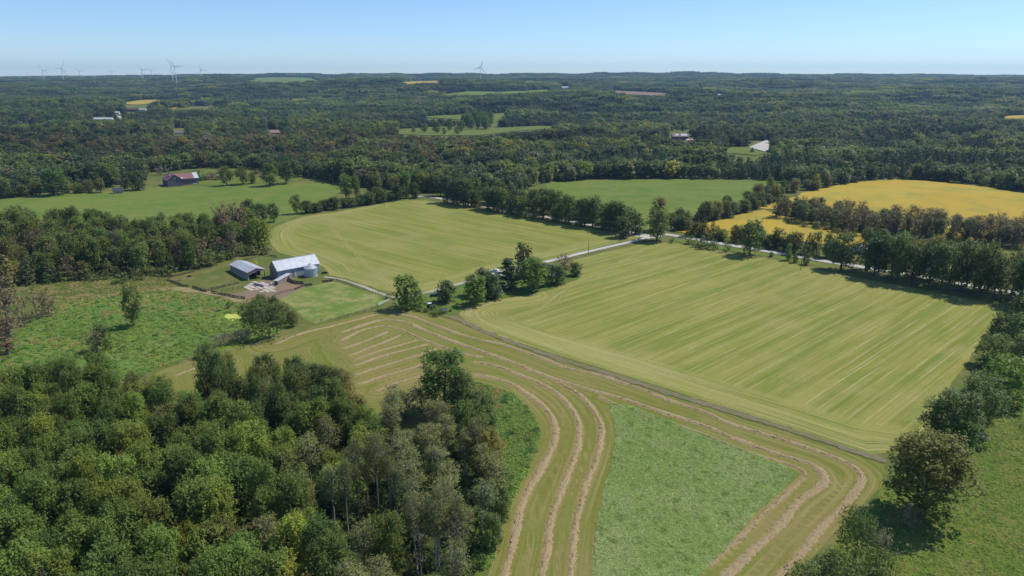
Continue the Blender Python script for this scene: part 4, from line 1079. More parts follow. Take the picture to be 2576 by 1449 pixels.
def wood_tint(x, y, u, v, conif):
    n1 = vnoise(x * .45, y, 150, 1); n2 = vnoise(x * .3, y, 420, 2); n3 = RNG.normal(0, 1, len(x)); n4 = vnoise(x, y, 60, 3)
    brown = np.clip(1 - np.abs(v - 382) / 70, 0, 1) * np.clip((1500 - u) / 400, 0, 1) * .5 + np.clip(n1 - .7, 0, 1) * .25
    br = (brown * (.9 + .5 * n4) + .16 * n3) > .40
    base = np.tile(np.array([.052, .076, .026]), (len(x), 1))
    base[n1 > .3] = (.070, .096, .026)
    base[n1 < -.45] = (.042, .060, .028)
    base[br] = (.088, .074, .036)
    base[(n3 > 1.2)] = (.110, .122, .028)
    base[(n3 > 2.0)] = (.15, .14, .03)
    base[(n3 < -1.6)] = (.105, .105, .07)
    base[conif & ~br] = (.026, .042, .021)
    base[conif & br] = (.085, .066, .030)
    f = 1 + .17 * RNG.normal(0, 1, len(x)) + .38 * n2
    return base * np.clip(f, .5, 1.7)[:, None]

def grid(x0, x1, y0, y1, s):
    gx_, gy_ = np.meshgrid(np.arange(x0, x1, s), np.arange(y0, y1, s * .9))
    gx_ = gx_ + (np.arange(gx_.shape[0]) % 2)[:, None] * s / 2
    gx_, gy_ = gx_.ravel(), gy_.ravel()
    return gx_ + RNG.normal(0, s * .24, len(gx_)), gy_ + RNG.normal(0, s * .24, len(gx_))

x, y = grid(-1750, 1750, 420, 2050, 8.4)
k = np.abs(x) < y * .86 + 60
x, y = x[k], y[k]
n1 = vnoise(x, y, 230, 5); u_, v_ = project(x, y, hgt(x, y))
cprob = np.where(n1 > .25, .75, .12) + np.clip((u_ - 1800) / 500, 0, 1) * np.clip(1 - np.abs(v_ - 350) / 60, 0, 1) * .5 + np.clip(1 - np.abs(v_ - 430) / 25, 0, 1) * (u_ > 1350) * .6
conif = RNG.uniform(0, 1, len(x)) < cprob
hn = vnoise(x * .6, y, 170, 6)
hh = np.clip(12.5 + 4.2 * hn + RNG.normal(0, 2.4, len(x)), 4.5, 23); hh = np.where(conif, hh * 1.02, hh)
ww = np.where(conif, hh * RNG.uniform(.42, .64, len(x)), np.clip(hh, 9, 23) * RNG.uniform(.66, 1.12, len(x)))
keep, z, u0, v0 = cull(x, y, hh, ww)
glade = (vnoise(x * .45, y, 240, 77) > 1.15) & (y > 780)
sel = keep & ~glade
x, y, z, hh, ww, conif, u0, v0 = (a[sel] for a in (x, y, z, hh, ww, conif, u0, v0))
n = len(x)
ix = np.where(conif, 5 + RNG.integers(0, 3, n), RNG.integers(0, 5, n)); sp_ = (~conif) & (RNG.uniform(0, 1, n) < .05)
ix = np.where(sp_, 8 + RNG.integers(0, 2, n), ix)
H0 = np.where(ix < 5, 15.0, np.where(ix < 8, 11.0, 13.0)); W0 = np.where(ix < 5, 10.5, np.where(ix < 8, 6.0, 6.0))
tn = wood_tint(x, y, u0, v0, conif)
scatter('woodland', np.stack([x, y, z - .2], -1), RNG.uniform(0, 6.28, n), np.stack([ww / W0, ww / W0, hh / H0], -1), ix, tn, C_MID, 'mixed broadleaf and conifer woodland stretching behind the fields', 'woodland')
NMID = n

def far_wood(y0, y1, s, name, label):
    xm = y1 * .9 + 100
    x, y = grid(-xm, xm, y0, y1, s)
    k = np.abs(x) < y * .82 + 80
    x, y = x[k], y[k]
    hh = np.full(len(x), 14.0); ww = np.full(len(x), 36.0)
    keep, z, u0, v0 = cull(x, y, hh, ww)
    keep &= ~(vnoise(x * .35, y, 600, 78) > 1.2)
    x, y, z, u0, v0 = x[keep], y[keep], z[keep], u0[keep], v0[keep]
    n = len(x)
    con = RNG.uniform(0, 1, n) < np.where(vnoise(x, y, 900, 9) > .2, .7, .15)
    sc = RNG.uniform(.85, 1.2, n) * (s / 36.0)
    tn = wood_tint(x, y, u0, v0, con) * .95
    scatter(name, np.stack([x, y, z - .3], -1), RNG.integers(0, 4, n) * math.pi / 2 + RNG.normal(0, .2, n), np.stack([sc, sc, RNG.uniform(.8, 1.25, n)], -1), np.where(con, 3 + RNG.integers(0, 2, n), RNG.integers(0, 3, n)), tn, C_FAR, label, 'woodland')
    return n
NF1 = far_wood(2040, 4200, 36, 'woodland', 'hazy middle distance woodland rolling towards the turbines')
NF2 = far_wood(4200, 8600, 60, 'woodland', 'blue hazy woodland ridge along the horizon')
print('woods', NMID, NF1, NF2, 'trees', NTREE[0])

# grass and weeds
def tuft(seed, nb, h_, rad, size, flat=.5):
    r = np.random.default_rng(seed)
    d = r.normal(0, 1, (nb, 3)); d[:, 2] = np.abs(d[:, 2]); d /= np.linalg.norm(d, axis=1)[:, None]
    P = d * (np.array([rad, rad, h_]) * r.uniform(.6, 1.0, (nb, 1)))
    nr_ = d * np.array([.7, .7, 1.0]) + r.normal(0, flat, (nb, 3)) + np.array([0, 0, .5]); nr_ /= np.linalg.norm(nr_, axis=1)[:, None]
    t1 = np.cross(nr_, r.normal(0, 1, (nb, 3))); t1 /= np.linalg.norm(t1, axis=1)[:, None]; t2 = np.cross(nr_, t1)
    s1 = (size * r.uniform(.7, 1.4, nb))[:, None]; s2 = (size * r.uniform(.25, .6, nb))[:, None]
    V = np.stack([P - t1 * s1, P - t2 * s2, P + t1 * s1, P + t2 * s2], 1).reshape(-1, 3)
    lf = np.stack([np.repeat(r.uniform(0, 1, nb), 4), np.repeat(r.uniform(0, 1, nb) ** 3 * .5, 4), np.zeros(4 * nb)], -1)
    return mesh_np('tuft', V, np.arange(4 * nb).reshape(nb, 4), [M_LEAFI], {'lf': lf})
C_CLO = proto_collection('clover_tuft', [tuft(50 + i, 30, .22, .6, .13, .35) for i in range(4)])
C_WEED = proto_collection('weed_tuft', [tuft(60 + i, 34, .45, .8, .2, .4) for i in range(4)])
C_GRS = proto_collection('grass_tuft', [tuft(70 + i, 20, .18, .5, .15, .45) for i in range(4)])

def grass(name, poly, sp, coll, tintf, smin, smax, label, cat, lim=None, prob=None):
    X = [p[0] for p in poly]; Y = [p[1] for p in poly]
    x, y = grid(min(X), max(X), min(Y), max(Y), sp)
    k = in_poly(x, y, poly)
    u, v = project(x, y, hgt(x, y))
    k &= (v < 1500) & (u > -60) & (u < 2640)
    if prob is not None: k &= RNG.uniform(0, 1, len(x)) < prob(x, y)
    x, y = x[k], y[k]; n = len(x)
    s = RNG.uniform(smin, smax, n)
    scatter(name, np.stack([x, y, hgt(x, y) + .05], -1), RNG.uniform(0, 6.28, n), np.stack([s, s, s * RNG.uniform(.8, 1.2, n)], -1), RNG.integers(0, 4, n), tintf(x, y), coll, label, cat)
    return n
def t_clover(x, y):
    b = np.tile(np.array([.165, .215, .072]), (len(x), 1)); n = vnoise(x, y, 26, 31); m = vnoise(x, y, 7, 32)
    b[n > .3] = (.195, .23, .10); b[m < -.75] = (.11, .155, .034)
    return b * (1 + .14 * RNG.normal(0, 1, len(x)))[:, None]
def t_mead(x, y):
    b = np.tile(np.array([.115, .172, .038]), (len(x), 1)); n = vnoise(x, y, 38, 33); m = vnoise(x, y, 11, 34)
    b[n > .45] = (.105, .15, .03); b[(m + .6 * n > .25 - (y - 300) / 60) & (y > 292)] = (.195, .18, .07); b[(m < -.75)] = (.04, .09, .02); b[(n < -.6) & (m > .2)] = (.17, .155, .055)
    return b * np.clip(1 + .16 * RNG.normal(0, 1, len(x)), .5, 1.6)[:, None]
def t_past(x, y):
    b = np.tile(np.array([.098, .155, .03]), (len(x), 1)); n = vnoise(x, y, 24, 35); m = vnoise(x, y, 8, 36)
    b[n > .4] = (.13, .175, .036); b[m > .7] = (.19, .18, .065); b[m < -.7] = (.07, .115, .022)
    return b * np.clip(1 + .14 * RNG.normal(0, 1, len(x)), .5, 1.6)[:, None]
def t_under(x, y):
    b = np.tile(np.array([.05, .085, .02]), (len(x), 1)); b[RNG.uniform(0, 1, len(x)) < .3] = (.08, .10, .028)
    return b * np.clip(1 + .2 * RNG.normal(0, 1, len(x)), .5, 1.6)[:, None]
grass('clover', P_CLOVER, .62, C_CLO, t_clover, .7, 1.25, 'dense uncut green clover filling the triangle between windrows', 'clover')
grass('weeds', P_WILD, .75, C_WEED, t_mead, .7, 1.5, 'tall green and tan weeds between windrows and wood', 'weeds')
grass('meadow_weeds', P_MEAD, 1.15, C_WEED, t_mead, .7, 1.5, 'rank green and straw coloured meadow plants round the pond', 'weeds', prob=lambda x, y: np.where((dist_lines(x, y, [[tuple(G(560, 797)[:2]), tuple(G(600, 797)[:2])]]) < 3.4), 0, .5))
grass('pasture_grass', P_RPAST, 1.0, C_GRS, t_past, .7, 1.5, 'short tufted pasture grass beside the largest tree', 'grass')
rough_poly = GP([(60, 735), (80, 715), (330, 698), (420, 690), (460, 700), (430, 735), (300, 745), (180, 760)])
grass('rough_grass', rough_poly, 1.3, C_WEED, lambda x, y: np.where((vnoise(x, y, 16, 41) > 0)[:, None], np.array([.21, .18, .085]), np.array([.11, .14, .035])) * np.clip(1 + .15 * RNG.normal(0, 1, len(x)), .5, 1.5)[:, None], .6, 1.2, 'dry rough grass between the wood and the meadow', 'grass')
C_HAYT = proto_collection('hay_fleck', [tuft(80 + i, 12, .05, .3, .10, .35) for i in range(4)])
hp_ = []
for l, wd in zip(WLINES, WID):
    a = np.array(l); d = np.diff(a, axis=0); L_ = np.hypot(d[:, 0], d[:, 1])
    for i in range(len(d)):
        m = RNG.poisson(L_[i] * 3.6 * min(1, wd / 1.6))
        t = RNG.uniform(0, 1, m)[:, None]; q = a[i] * (1 - t) + a[i + 1] * t
        nn = np.array([-d[i, 1], d[i, 0]]) / max(L_[i], 1e-6)
        hp_.append(q + nn * (RNG.normal(0, wd * .55, m))[:, None])
hp_ = np.concatenate(hp_); u_, v_ = project(hp_[:, 0], hp_[:, 1], 0); hp_ = hp_[(v_ < 1500)]
n = len(hp_); s = RNG.uniform(.6, 1.5, n)
tn = np.where((RNG.uniform(0, 1, n) < .3)[:, None], np.array([.17, .12, .06]), np.array([.235, .175, .098])) * RNG.uniform(.75, 1.3, (n, 1))
scatter('loose_hay', np.stack([hp_[:, 0], hp_[:, 1], hgt(hp_[:, 0], hp_[:, 1]) + RNG.uniform(.06, .10, n)], -1), RNG.uniform(0, 6.28, n), np.stack([s, s, s], -1), RNG.integers(0, 4, n), tn, C_HAYT, 'loose straw flecks scattered along the hay windrows', 'hay')
C_UND = proto_collection('undergrowth_shrub', [mass_tree('shrub', .34, 960 + i, False)[0] for i in range(3)])
x, y = grid(-260, 20, 90, 240, 3.6)
kk = in_poly(x, y, P_WOODA); u_, v_ = project(x, y, hgt(x, y)); kk &= (u_ > -200) & (v_ < 1700)
x, y = x[kk], y[kk]; n = len(x); s = RNG.uniform(.45, 1.15, n)
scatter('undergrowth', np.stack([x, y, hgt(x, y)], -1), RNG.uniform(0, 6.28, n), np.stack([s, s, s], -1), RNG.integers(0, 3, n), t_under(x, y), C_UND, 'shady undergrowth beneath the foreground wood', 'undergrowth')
#@@BUILD
# ------------------------------------------------------------------ building materials
def metal_mat(name, c1, c2, sx=1.0, rough=.5, metal=.35, rib=0.3, axis='X', rust=None, rust_amt=.4):
    b = NB(name)
    v = b.obj(); s = b.sep(v)
    w_ = b.n('TexWave', wave_type='BANDS', bands_direction=axis); b.l(v, w_.inputs[0]); w_.inputs['Scale'].default_value = sx
    n = b.noise(v, .35, 4); n2 = b.noise(v, 2.5, 4, .7)
    c = b.mix(b.ramp(n, .35, .65), c1, c2)
    if rust: c = b.mix(b.math('MULTIPLY', b.ramp(n2, .5, .72), rust_amt), c, rust)
    return b.finish(c, rough, .4, b.bump(w_.outputs[1], rib, .04), metal)
M_ROOF = metal_mat('galvanised_roof', (.38, .41, .45), (.47, .50, .53), 1.6, .55, .15, .35, 'X', (.30, .27, .25), .35)
M_ROOF2 = metal_mat('grey_shed_roof', (.44, .43, .45), (.50, .49, .50), 1.6, .6, .1, .3, 'X', (.36, .34, .34), .3)
M_ROOF3 = metal_mat('pale_shed_roof', (.42, .46, .50), (.48, .51, .54), 1.6, .6, .1, .3, 'X')
M_REDROOF = metal_mat('red_roof', (.21, .095, .095), (.26, .12, .12), 1.2, .6, .05, .3, 'X', (.24, .09, .08), .4)
M_WHITEROOF = metal_mat('white_roof', (.50, .51, .53), (.56, .57, .59), 1.2, .5, .05, .3, 'X')
M_BLUEW = metal_mat('blue_grey_steel', (.33, .40, .50), (.42, .48, .56), 2.0, .55, .25, .35, 'X', (.50, .53, .56), .4)
M_BIN = metal_mat('corrugated_bin_steel', (.46, .52, .58), (.55, .60, .65), 3.0, .42, .45, .5, 'Z')
M_GREYSIDE = metal_mat('grey_steel_siding', (.25, .235, .24), (.30, .28, .28), 2.2, .65, .1, .35, 'X', (.21, .18, .17), .4)
M_WOODG = plain('weathered_boards', (.30, .25, .215), .5, 2.0, .9, .1, 0, .02, (6, 6, .35), (.16, .13, .115))
M_WOODP = plain('pinkish_boards', (.36, .29, .27), .35, 2.0, .9, .1, 0, .02, (.35, .35, 5))
M_WOODD = plain('dark_fence_wood', (.10, .08, .065), .45, 3.0, .9, .1)
M_BLUEB = plain('blue_grey_boards', (.165, .165, .19), .5, 2.0, .9, .1, 0, .02, (5, 5, .3), (.07, .065, .075))
M_POST = plain('grey_post_wood', (.21, .18, .15), .4, 3.0, .9, .1)
M_CONC = plain('concrete', (.50, .46, .42), .25, 1.2, .9, .1, 0, .02)
M_CONCW = plain('pale_concrete_slab', (.62, .57, .51), .2, .8, .9, .1, 0, .02, None, (.48, .40, .33))
M_STONE = plain('field_stone', (.33, .32, .33), .4, 1.6, .9, .1, 0, .05)
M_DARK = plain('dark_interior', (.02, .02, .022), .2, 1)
M_WHITE = plain('white_paint', (.78, .78, .77), .08, 2, .5, .4)
M_SHINGLE = plain('dark_shingles', (.075, .085, .10), .25, 4, .85, .15)
M_SIDING = plain('grey_blue_siding', (.36, .40, .45), .1, 2, .6, .3)
M_GLASS = plain('dark_glass', (.02, .025, .03), .2, 1, .08, .6)
M_CARW = plain('white_car_paint', (.75, .76, .78), .05, 1, .25, .5)
M_CARB = plain('dark_blue_car_paint', (.02, .03, .055), .2, 1, .25, .5)
M_RUB = plain('tyre_rubber', (.025, .025, .025), .2, 4, .9, .1)
M_STEEL = plain('galvanised_steel', (.52, .54, .56), .1, 2, .4, .4, .6)
M_GREENP = plain('green_tractor_paint', (.06, .17, .08), .2, 2, .5, .3)
M_REDP = plain('faded_red_paint', (.36, .09, .05), .3, 2, .7, .2)
M_YELP = plain('yellow_plastic', (.80, .62, .03), .08, 1, .4, .4)
M_TURB = plain('turbine_white', (.80, .81, .82), .04, .05, .45, .3)
M_BARKPILE = plain('dead_branch', (.46, .42, .38), .3, 3)
M_BROWNP = plain('brown_wall', (.16, .10, .085), .3, 1, .8, .1)
M_TANW = plain('tan_wall', (.42, .33, .24), .25, 1.5, .85, .1)

E1 = Vector((.73, .683, 0)).normalized(); E2 = Vector((-E1.y, E1.x, 0)); RZ1 = math.atan2(E1.y, E1.x)
BO = Vector((-122.2, 357.7, 0))
def bf(a, b, z=0):
    p = BO + E1 * a + E2 * b; return Vector((p.x, p.y, float(hgt(p.x, p.y)) + z))
def roof_slab(mb, x0, x1, y_e, z_e, y_r, z_r, th=.14):
    mb.add([(x0, y_e, z_e), (x1, y_e, z_e), (x1, y_r, z_r), (x0, y_r, z_r), (x0, y_e, z_e + th), (x1, y_e, z_e + th), (x1, y_r, z_r + th), (x0, y_r, z_r + th)],
           [(0, 3, 2, 1), (4, 5, 6, 7), (0, 1, 5, 4), (1, 2, 6, 5), (2, 3, 7, 6), (3, 0, 4, 7)]); return mb

# ---- big barn
z0 = float(hgt(BO.x, BO.y)) - .1
barn = thing('barn', 'big gabled barn with silver roof and weathered board gable', 'barn', (BO.x, BO.y, z0), RZ1)
BL, BW, EH, RH = 23.5, 9.4, 5.1, 9.2
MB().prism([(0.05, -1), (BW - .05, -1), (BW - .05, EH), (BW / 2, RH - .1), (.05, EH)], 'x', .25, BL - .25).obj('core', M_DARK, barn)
MB().prism([(0, 1.4), (BW, 1.4), (BW, EH), (BW / 2, RH - .05), (0, EH)], 'x', 0, .22).obj('gable_wall', M_WOODG, barn)
nb_ = 13
bo_ = BW / nb_
for i in range(nb_):
    a, b_ = i * bo_ + .03, (i + 1) * bo_ - .03
    top = lambda q: EH + (RH - .12 - EH) * (1 - abs(q - BW / 2) / (BW / 2))
    zb = 1.35 + random.uniform(-.1, .12)
    pl = [(a, zb), (b_, zb), (b_, top(b_))] + ([(BW / 2, RH - .12)] if a < BW / 2 < b_ else []) + [(a, top(a))]
    MB().prism(pl, 'x', -.07 - random.uniform(0, .03), -.003).obj('board', M_WOODG, barn)
MB().prism([(0, 1.4), (BW, 1.4), (BW, EH), (BW / 2, RH - .05), (0, EH)], 'x', BL - .22, BL).obj('gable_wall', M_BLUEW, barn)
MB().box(-.1, BL, -.04, .24, .2, EH + .1).obj('side_wall', M_BLUEW, barn)
MB().box(0, BL, BW - .24, BW + .04, -.5, EH + .1).obj('side_wall', M_BLUEW, barn)
MB().box(-.28, -.003, -.1, BW + .1, -1, 1.34).obj('foundation', M_STONE, barn)
rf = roof_slab(MB(), -.5, BL + .5, -.55, EH - .42, BW / 2 + .0, RH).obj('roof', M_ROOF, barn)
roof_slab(MB(), -.5, BL + .5, BW + .55, EH - .42, BW / 2 + .003, RH).obj('roof', M_ROOF, barn)
MB().box(-.5, BL + .5, BW / 2 - .2, BW / 2 + .2, RH + .1, RH + .2).obj('ridge_cap', M_ROOF3, rf)
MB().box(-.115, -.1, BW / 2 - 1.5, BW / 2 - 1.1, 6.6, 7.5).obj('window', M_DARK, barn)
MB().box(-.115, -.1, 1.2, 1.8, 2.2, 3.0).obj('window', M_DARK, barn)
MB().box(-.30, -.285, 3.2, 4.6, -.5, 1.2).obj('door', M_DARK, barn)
d_ = MB().box(9.3, 10.2, -.12, -.045, .2, 2.4).obj('door', M_WHITE, barn)
MB().box(10.0, 10.08, -.16, -.121, 1.2, 1.35).obj('door_handle', M_DARK, d_)
MB().box(8.2, 9.25, -.10, -.045, .2, 3.0).obj('door_panel', M_WOODP, barn)
MB().box(10.6, 15.0, -.09, -.045, .2, 2.9).obj('wall_panel', M_ROOF3, barn)

# ---- lean-to in front
A_ = Vector((-118.9, 346.9, 0)); B_ = Vector((-115.6, 358.6, 0)); dv = (B_ - A_); Ln = dv.length; rz = math.atan2(dv.y, dv.x)
an = thing('lean_to_shed', 'low pinkish board lean-to running out from the barn wall', 'shed', (A_.x, A_.y, float(hgt(A_.x, A_.y)) - .1), rz)
MB().prism([(0, 0), (Ln, .3), (Ln, 3.0), (0, 2.3)], 'y', 0, 2.3).obj('wall', M_WOODP, an)
for i in range(5):
    MB().prism([(.05, .15 + i * .46), (Ln - .05, .25 + i * .55), (Ln - .05, .25 + i * .55 + .5), (.05, .15 + i * .46 + .41)], 'y', -.05 - .01 * (i % 2), -.003).obj('board', M_WOODP, an)
MB().add([(-.3, -.35, 2.33), (Ln + .1, -.35, 3.03), (Ln + .1, 2.6, 3.13), (-.3, 2.6, 2.43), (-.3, -.35, 2.45), (Ln + .1, -.35, 3.15), (Ln + .1, 2.6, 3.25), (-.3, 2.6, 2.55)], [(0, 3, 2, 1), (4, 5, 6, 7), (0, 1, 5, 4), (1, 2, 6, 5), (2, 3, 7, 6), (3, 0, 4, 7)]).obj('roof', M_ROOF2, an)
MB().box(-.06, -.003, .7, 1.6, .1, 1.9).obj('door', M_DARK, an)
MB().box(9.0, 10.2, -.09, -.065, 1.2, 2.2).obj('window', M_GLASS, an)

# ---- open fronted shed
so = bf(-12.2, 8.8)
sh_ = thing('open_shed', 'long grey shed with open end beside the barn gable', 'shed', (so.x, so.y, float(hgt(so.x, so.y)) - .15), RZ1)
SL, SW, SE, SR = 23.0, 9.3, 4.5, 6.0     # x across (width), y along (length)
MB().box(0, .2, .05, SL, 1.3, SE).obj('side_wall', M_GREYSIDE, sh_)
MB().box(-.06, .26, .05, SL, -1.2, 1.29).obj('foundation', M_CONC, sh_)
MB().box(SW - .2, SW, 6, SL, -1, SE).obj('side_wall', M_GREYSIDE, sh_)
MB().prism([(.2, -1), (SW - .2, -1), (SW - .2, SE), (SW / 2, SR - .1), (.2, SE)], 'y', SL - .2, SL).obj('end_wall', M_GREYSIDE, sh_)
MB().prism([(0, SE - 1.15), (.9, SE - .95), (SW * .8, SE - .05), (SW, SE), (SW / 2, SR - .08)] if False else [(0.0, SE - 1.6), (SW * .5, SE - .45), (SW, SE - .15), (SW, SE), (SW / 2, SR - .06), (0, SE)], 'y', -.05, .12).obj('gable_panel', M_WOODP, sh_)
pr_ = [(-.4, 7.2, M_ROOF2), (7.206, 15.4, M_ROOF3), (15.406, SL + .4, M_ROOF2)]
for a, b_, m in pr_:
    for sd_ in (0, 1):
        ye, yr = (-.45, SW / 2) if sd_ == 0 else (SW + .45, SW / 2 + .004)
        mb = MB(); zz = SE - .15
        mb.add([(ye, a, zz), (ye, b_, zz), (yr, b_, SR), (yr, a, SR), (ye, a, zz + .13), (ye, b_, zz + .13), (yr, b_, SR + .13), (yr, a, SR + .13)], [(0, 3, 2, 1), (4, 5, 6, 7), (0, 1, 5, 4), (1, 2, 6, 5), (2, 3, 7, 6), (3, 0, 4, 7)])
        mb.obj('roof_panel', m, sh_)
for xx in (.15, 4.6, SW - .3):
    MB().box(xx - .13, xx + .13, .2, .46, -.5, SE + (.9 if xx == 4.6 else -.1)).obj('post', M_CONC if xx < 1 else M_POST, sh_)
MB().tube([(.1, .1, .0), (.1, -.9, .0), (.1, .0, 2.2)], .09, 6).obj('brace', M_CONC, sh_)
MB().box(.3, SW - .3, 5, SL - .3, -.5, .05).obj('floor', M_DIRT, sh_)

# ---- grain bin
bc = Vector((-107.2, 365.2, 0)); bz = float(hgt(bc.x, bc.y))
bn = thing('grain_bin', 'round corrugated steel grain bin with cone roof beside the barn', 'grain bin', (bc.x, bc.y, bz - .1))
BR, BH = 3.45, 4.9
prf = []
nr_ = 28
for i in range(nr_ + 1): prf.append((BR + (.03 if i % 2 else -.03), BH * i / nr_))
def lathe(prof, n=40):
    mb = MB()
    for r_, z_ in prof:
        for k_ in range(n): mb.v.append((r_ * math.cos(6.28319 * k_ / n), r_ * math.sin(6.28319 * k_ / n), z_))
    for i in range(len(prof) - 1):
        for k_ in range(n): mb.f.append((i * n + k_, i * n + (k_ + 1) % n, (i + 1) * n + (k_ + 1) % n, (i + 1) * n + k_))
    return mb
lathe(prf).obj('wall', M_BIN, bn, smooth_=True)
cr = lathe([(BR + .2, BH - .1), (BR * .55, BH + 1.05), (.35, BH + 1.95), (.35, BH + 2.2), (.02, BH + 2.3)]).obj('cone_roof', M_ROOF, bn, smooth_=False)
for k_ in range(16):
    a = 6.28319 * k_ / 16
    MB().tube([((BR + .18) * math.cos(a), (BR + .18) * math.sin(a), BH - .06), (.4 * math.cos(a), .4 * math.sin(a), BH + 1.95)], .035, 4).obj('roof_rib', M_STEEL, cr)
lathe([(BR + .12, 0), (BR + .12, .25), (BR - .1, .25)]).obj('base_ring', M_CONC, bn)
MB().box(-.4, .4, -BR - .12, -BR + .1, .6, 2.0).obj('hatch', M_STEEL, bn)
lg = thing('feed_trough', 'dark weathered feed trough lying on grass beyond the grain bin', 'trough', (*G(816, 688.5)[:2], float(hgt(*G(816, 688.5)[:2]))), .45)
MB().box(-1.5, 1.5, -.45, .45, .25, .4).obj('bottom', M_WOODD, lg)
for yy in (-.5, .45): MB().box(-1.5, 1.5, yy, yy + .06, .25, .95).obj('side', M_WOODD, lg)
for xx in (-1.4, 1.3): MB().box(xx, xx + .1, -.45, .45, 0, .9).obj('end', M_WOODD, lg)

# ---- concrete yard slabs
yd = thing('concrete_yard', 'broken pale concrete slab yard in front of the shed', 'slab yard', (*bf(-14, -6)[:2], float(hgt(*bf(-14, -6)[:2])) + .05), RZ1)
yard_shape = [bf(-19, -1), bf(-10.5, 6.5), bf(-6.5, -8.5), bf(-9, -15), bf(-11, -23.5), bf(-16.4, -22), bf(-18.8, -8.5)]
for i in range(-4, 5):
    for j in range(-9, 7):
        p = bf(-14 + i * 2.35 + .2, -6 + j * 1.95)
        if not in_poly(np.array([p.x]), np.array([p.y]), yard_shape)[0]: continue
        if random.random() < .08: continue
        sx, sy = 1.08 - random.uniform(0, .14), .88 - random.uniform(0, .14)
        o = MB().add([(-sx + random.uniform(0, .2), -sy, -.1), (sx, -sy + random.uniform(0, .2), -.1), (sx - random.uniform(0, .25), sy, -.1), (-sx, sy - random.uniform(0, .2), -.1), (-sx + .1, -sy + .05, .1), (sx - .05, -sy + .12, .1), (sx - .2, sy - .05, .1), (-sx + .05, sy - .15, .1)], [(0, 3, 2, 1), (4, 5, 6, 7), (0, 1, 5, 4), (1, 2, 6, 5), (2, 3, 7, 6), (3, 0, 4, 7)]).obj('slab', M_CONCW, yd)
        o.location = (i * 2.35 + .2, j * 1.95, random.uniform(-.03, .05)); o.rotation_euler = (0, 0, random.uniform(-.06, .06))
def lowwall(a, b_, h, t, name, lab):
    d = b_ - a
    o = thing(name, lab, 'wall', (a.x, a.y, float(hgt(a.x, a.y))), math.atan2(d.y, d.x))
    MB().box(0, d.length, -t / 2, t / 2, -.2, h).obj('wall_body', M_CONC, o)
    MB().box(-.04, d.length + .04, -t / 2 - .05, t / 2 + .05, h + .003, h + .1).obj('coping', M_CONCW, o)
lowwall(Vector((-131.7, 348.2, 0)), Vector((-125.0, 343.2, 0)), 1.3, .5, 'bunk_wall', 'low concrete bunk wall crossing the slab yard')
lowwall(Vector((-122.6, 346.6, 0)), Vector((-121.6, 345.4, 0)), 1.4, .6, 'stub_wall', 'short concrete wall stub beside the lean-to corner')

# ------------------------------------------------------------------ fences
def fence(name, label, px, sp, h, nrails, mat, pr=.09, rail_t=.07, cat='fence', zj=.0, hj=.0, world=False):
    pts = px if world else GP(px)
    c = catmull([Vector((p[0], p[1], 0)) for p in pts], .5)
    pos = [c[0]]; acc = 0
    for i in range(1, len(c)):
        acc += (c[i] - c[i - 1]).length
        if acc >= sp: pos.append(c[i]); acc = 0
    if acc > sp * .4: pos.append(c[-1])
    o0 = Vector((pos[0].x, pos[0].y, float(hgt(pos[0].x, pos[0].y))))
    root = thing(name, label, cat, o0)
    pm = MB().tube([(0, 0, -.3), (0, 0, h * .5), (0, 0, h + .15)], [pr, pr, pr * .85], 6).mesh('post', mat)
    rm = MB().box(0, 1, -rail_t / 2, rail_t / 2, -rail_t, rail_t).mesh('rail', mat)
    W_ = []
    for p in pos:
        q = Vector((p.x, p.y, float(hgt(p.x, p.y)))) - o0; W_.append(q)
        o = bpy.data.objects.new('post', pm); link(o, root); o.location = q
        o.rotation_euler = (random.uniform(-.06, .06) * (1 + zj), random.uniform(-.06, .06) * (1 + zj), random.uniform(0, 3)); o.scale = (1, 1, random.uniform(.88, 1.1))
    for i in range(len(W_) - 1):
        for k_ in range(nrails):
            if hj and random.random() < hj: continue
            za = h * (k_ + 1) / nrails - .08 + random.uniform(-zj, zj) * .3; zb = h * (k_ + 1) / nrails - .08 + random.uniform(-zj, zj) * .3
            a = W_[i] + Vector((0, 0, za)); b_ = W_[i + 1] + Vector((0, 0, zb)); d = b_ - a
            o = bpy.data.objects.new('rail', rm); link(o, root); o.location = a
            o.rotation_euler = (0, -math.atan2(d.z, d.xy.length), math.atan2(d.y, d.x)); o.scale = (d.length, 1, 1)
    return root
zz7 = lambda a, b_: (402.5 + a / 4.2666, 657.4 + b_ / 4.2666)   # zoom 7 (2576 px over 900 px) to picture frame
Z7 = lambda *p: [zz7(a, b_) for a, b_ in p]
Z1 = lambda *p: [(375.7 + a / 10.667, 657.4 + b_ / 10.667) for a, b_ in p]
fence('post_fence', 'post and wire fence between paddock and far hay field lane', Z7((1865, 205), (2050, 262), (2250, 340), (2420, 405)), 2.3, 1.35, 2, M_POST, .10, .035)
fence('post_fence', 'post and wire fence between paddock and windrows', Z7((2345, 492), (2200, 545), (1950, 610), (1790, 640), (1645, 680)), 4.0, 1.3, 2, M_POST, .11, .035)
fence('rail_fence', 'sagging dark rail fence from the wood edge to the gap', Z1((470, 520), (640, 580), (820, 640), (900, 680), (1050, 690)), 2.6, 1.25, 4, M_WOODD, .11, .11, zj=.6)
fence('rail_fence', 'dark rail fence panel at the bend below the shed grass', Z1((1160, 720), (1330, 770), (1480, 825), (1530, 825)), 2.2, 1.4, 4, M_WOODD, .11, .12, zj=.5)
fence('rail_fence', 'dark rail fence climbing from the bend to the shed', Z1((1530, 815), (1780, 745), (1960, 705), (2180, 650), (2400, 600)), 3.0, 1.25, 3, M_WOODD, .11, .10, zj=.6, hj=.15)
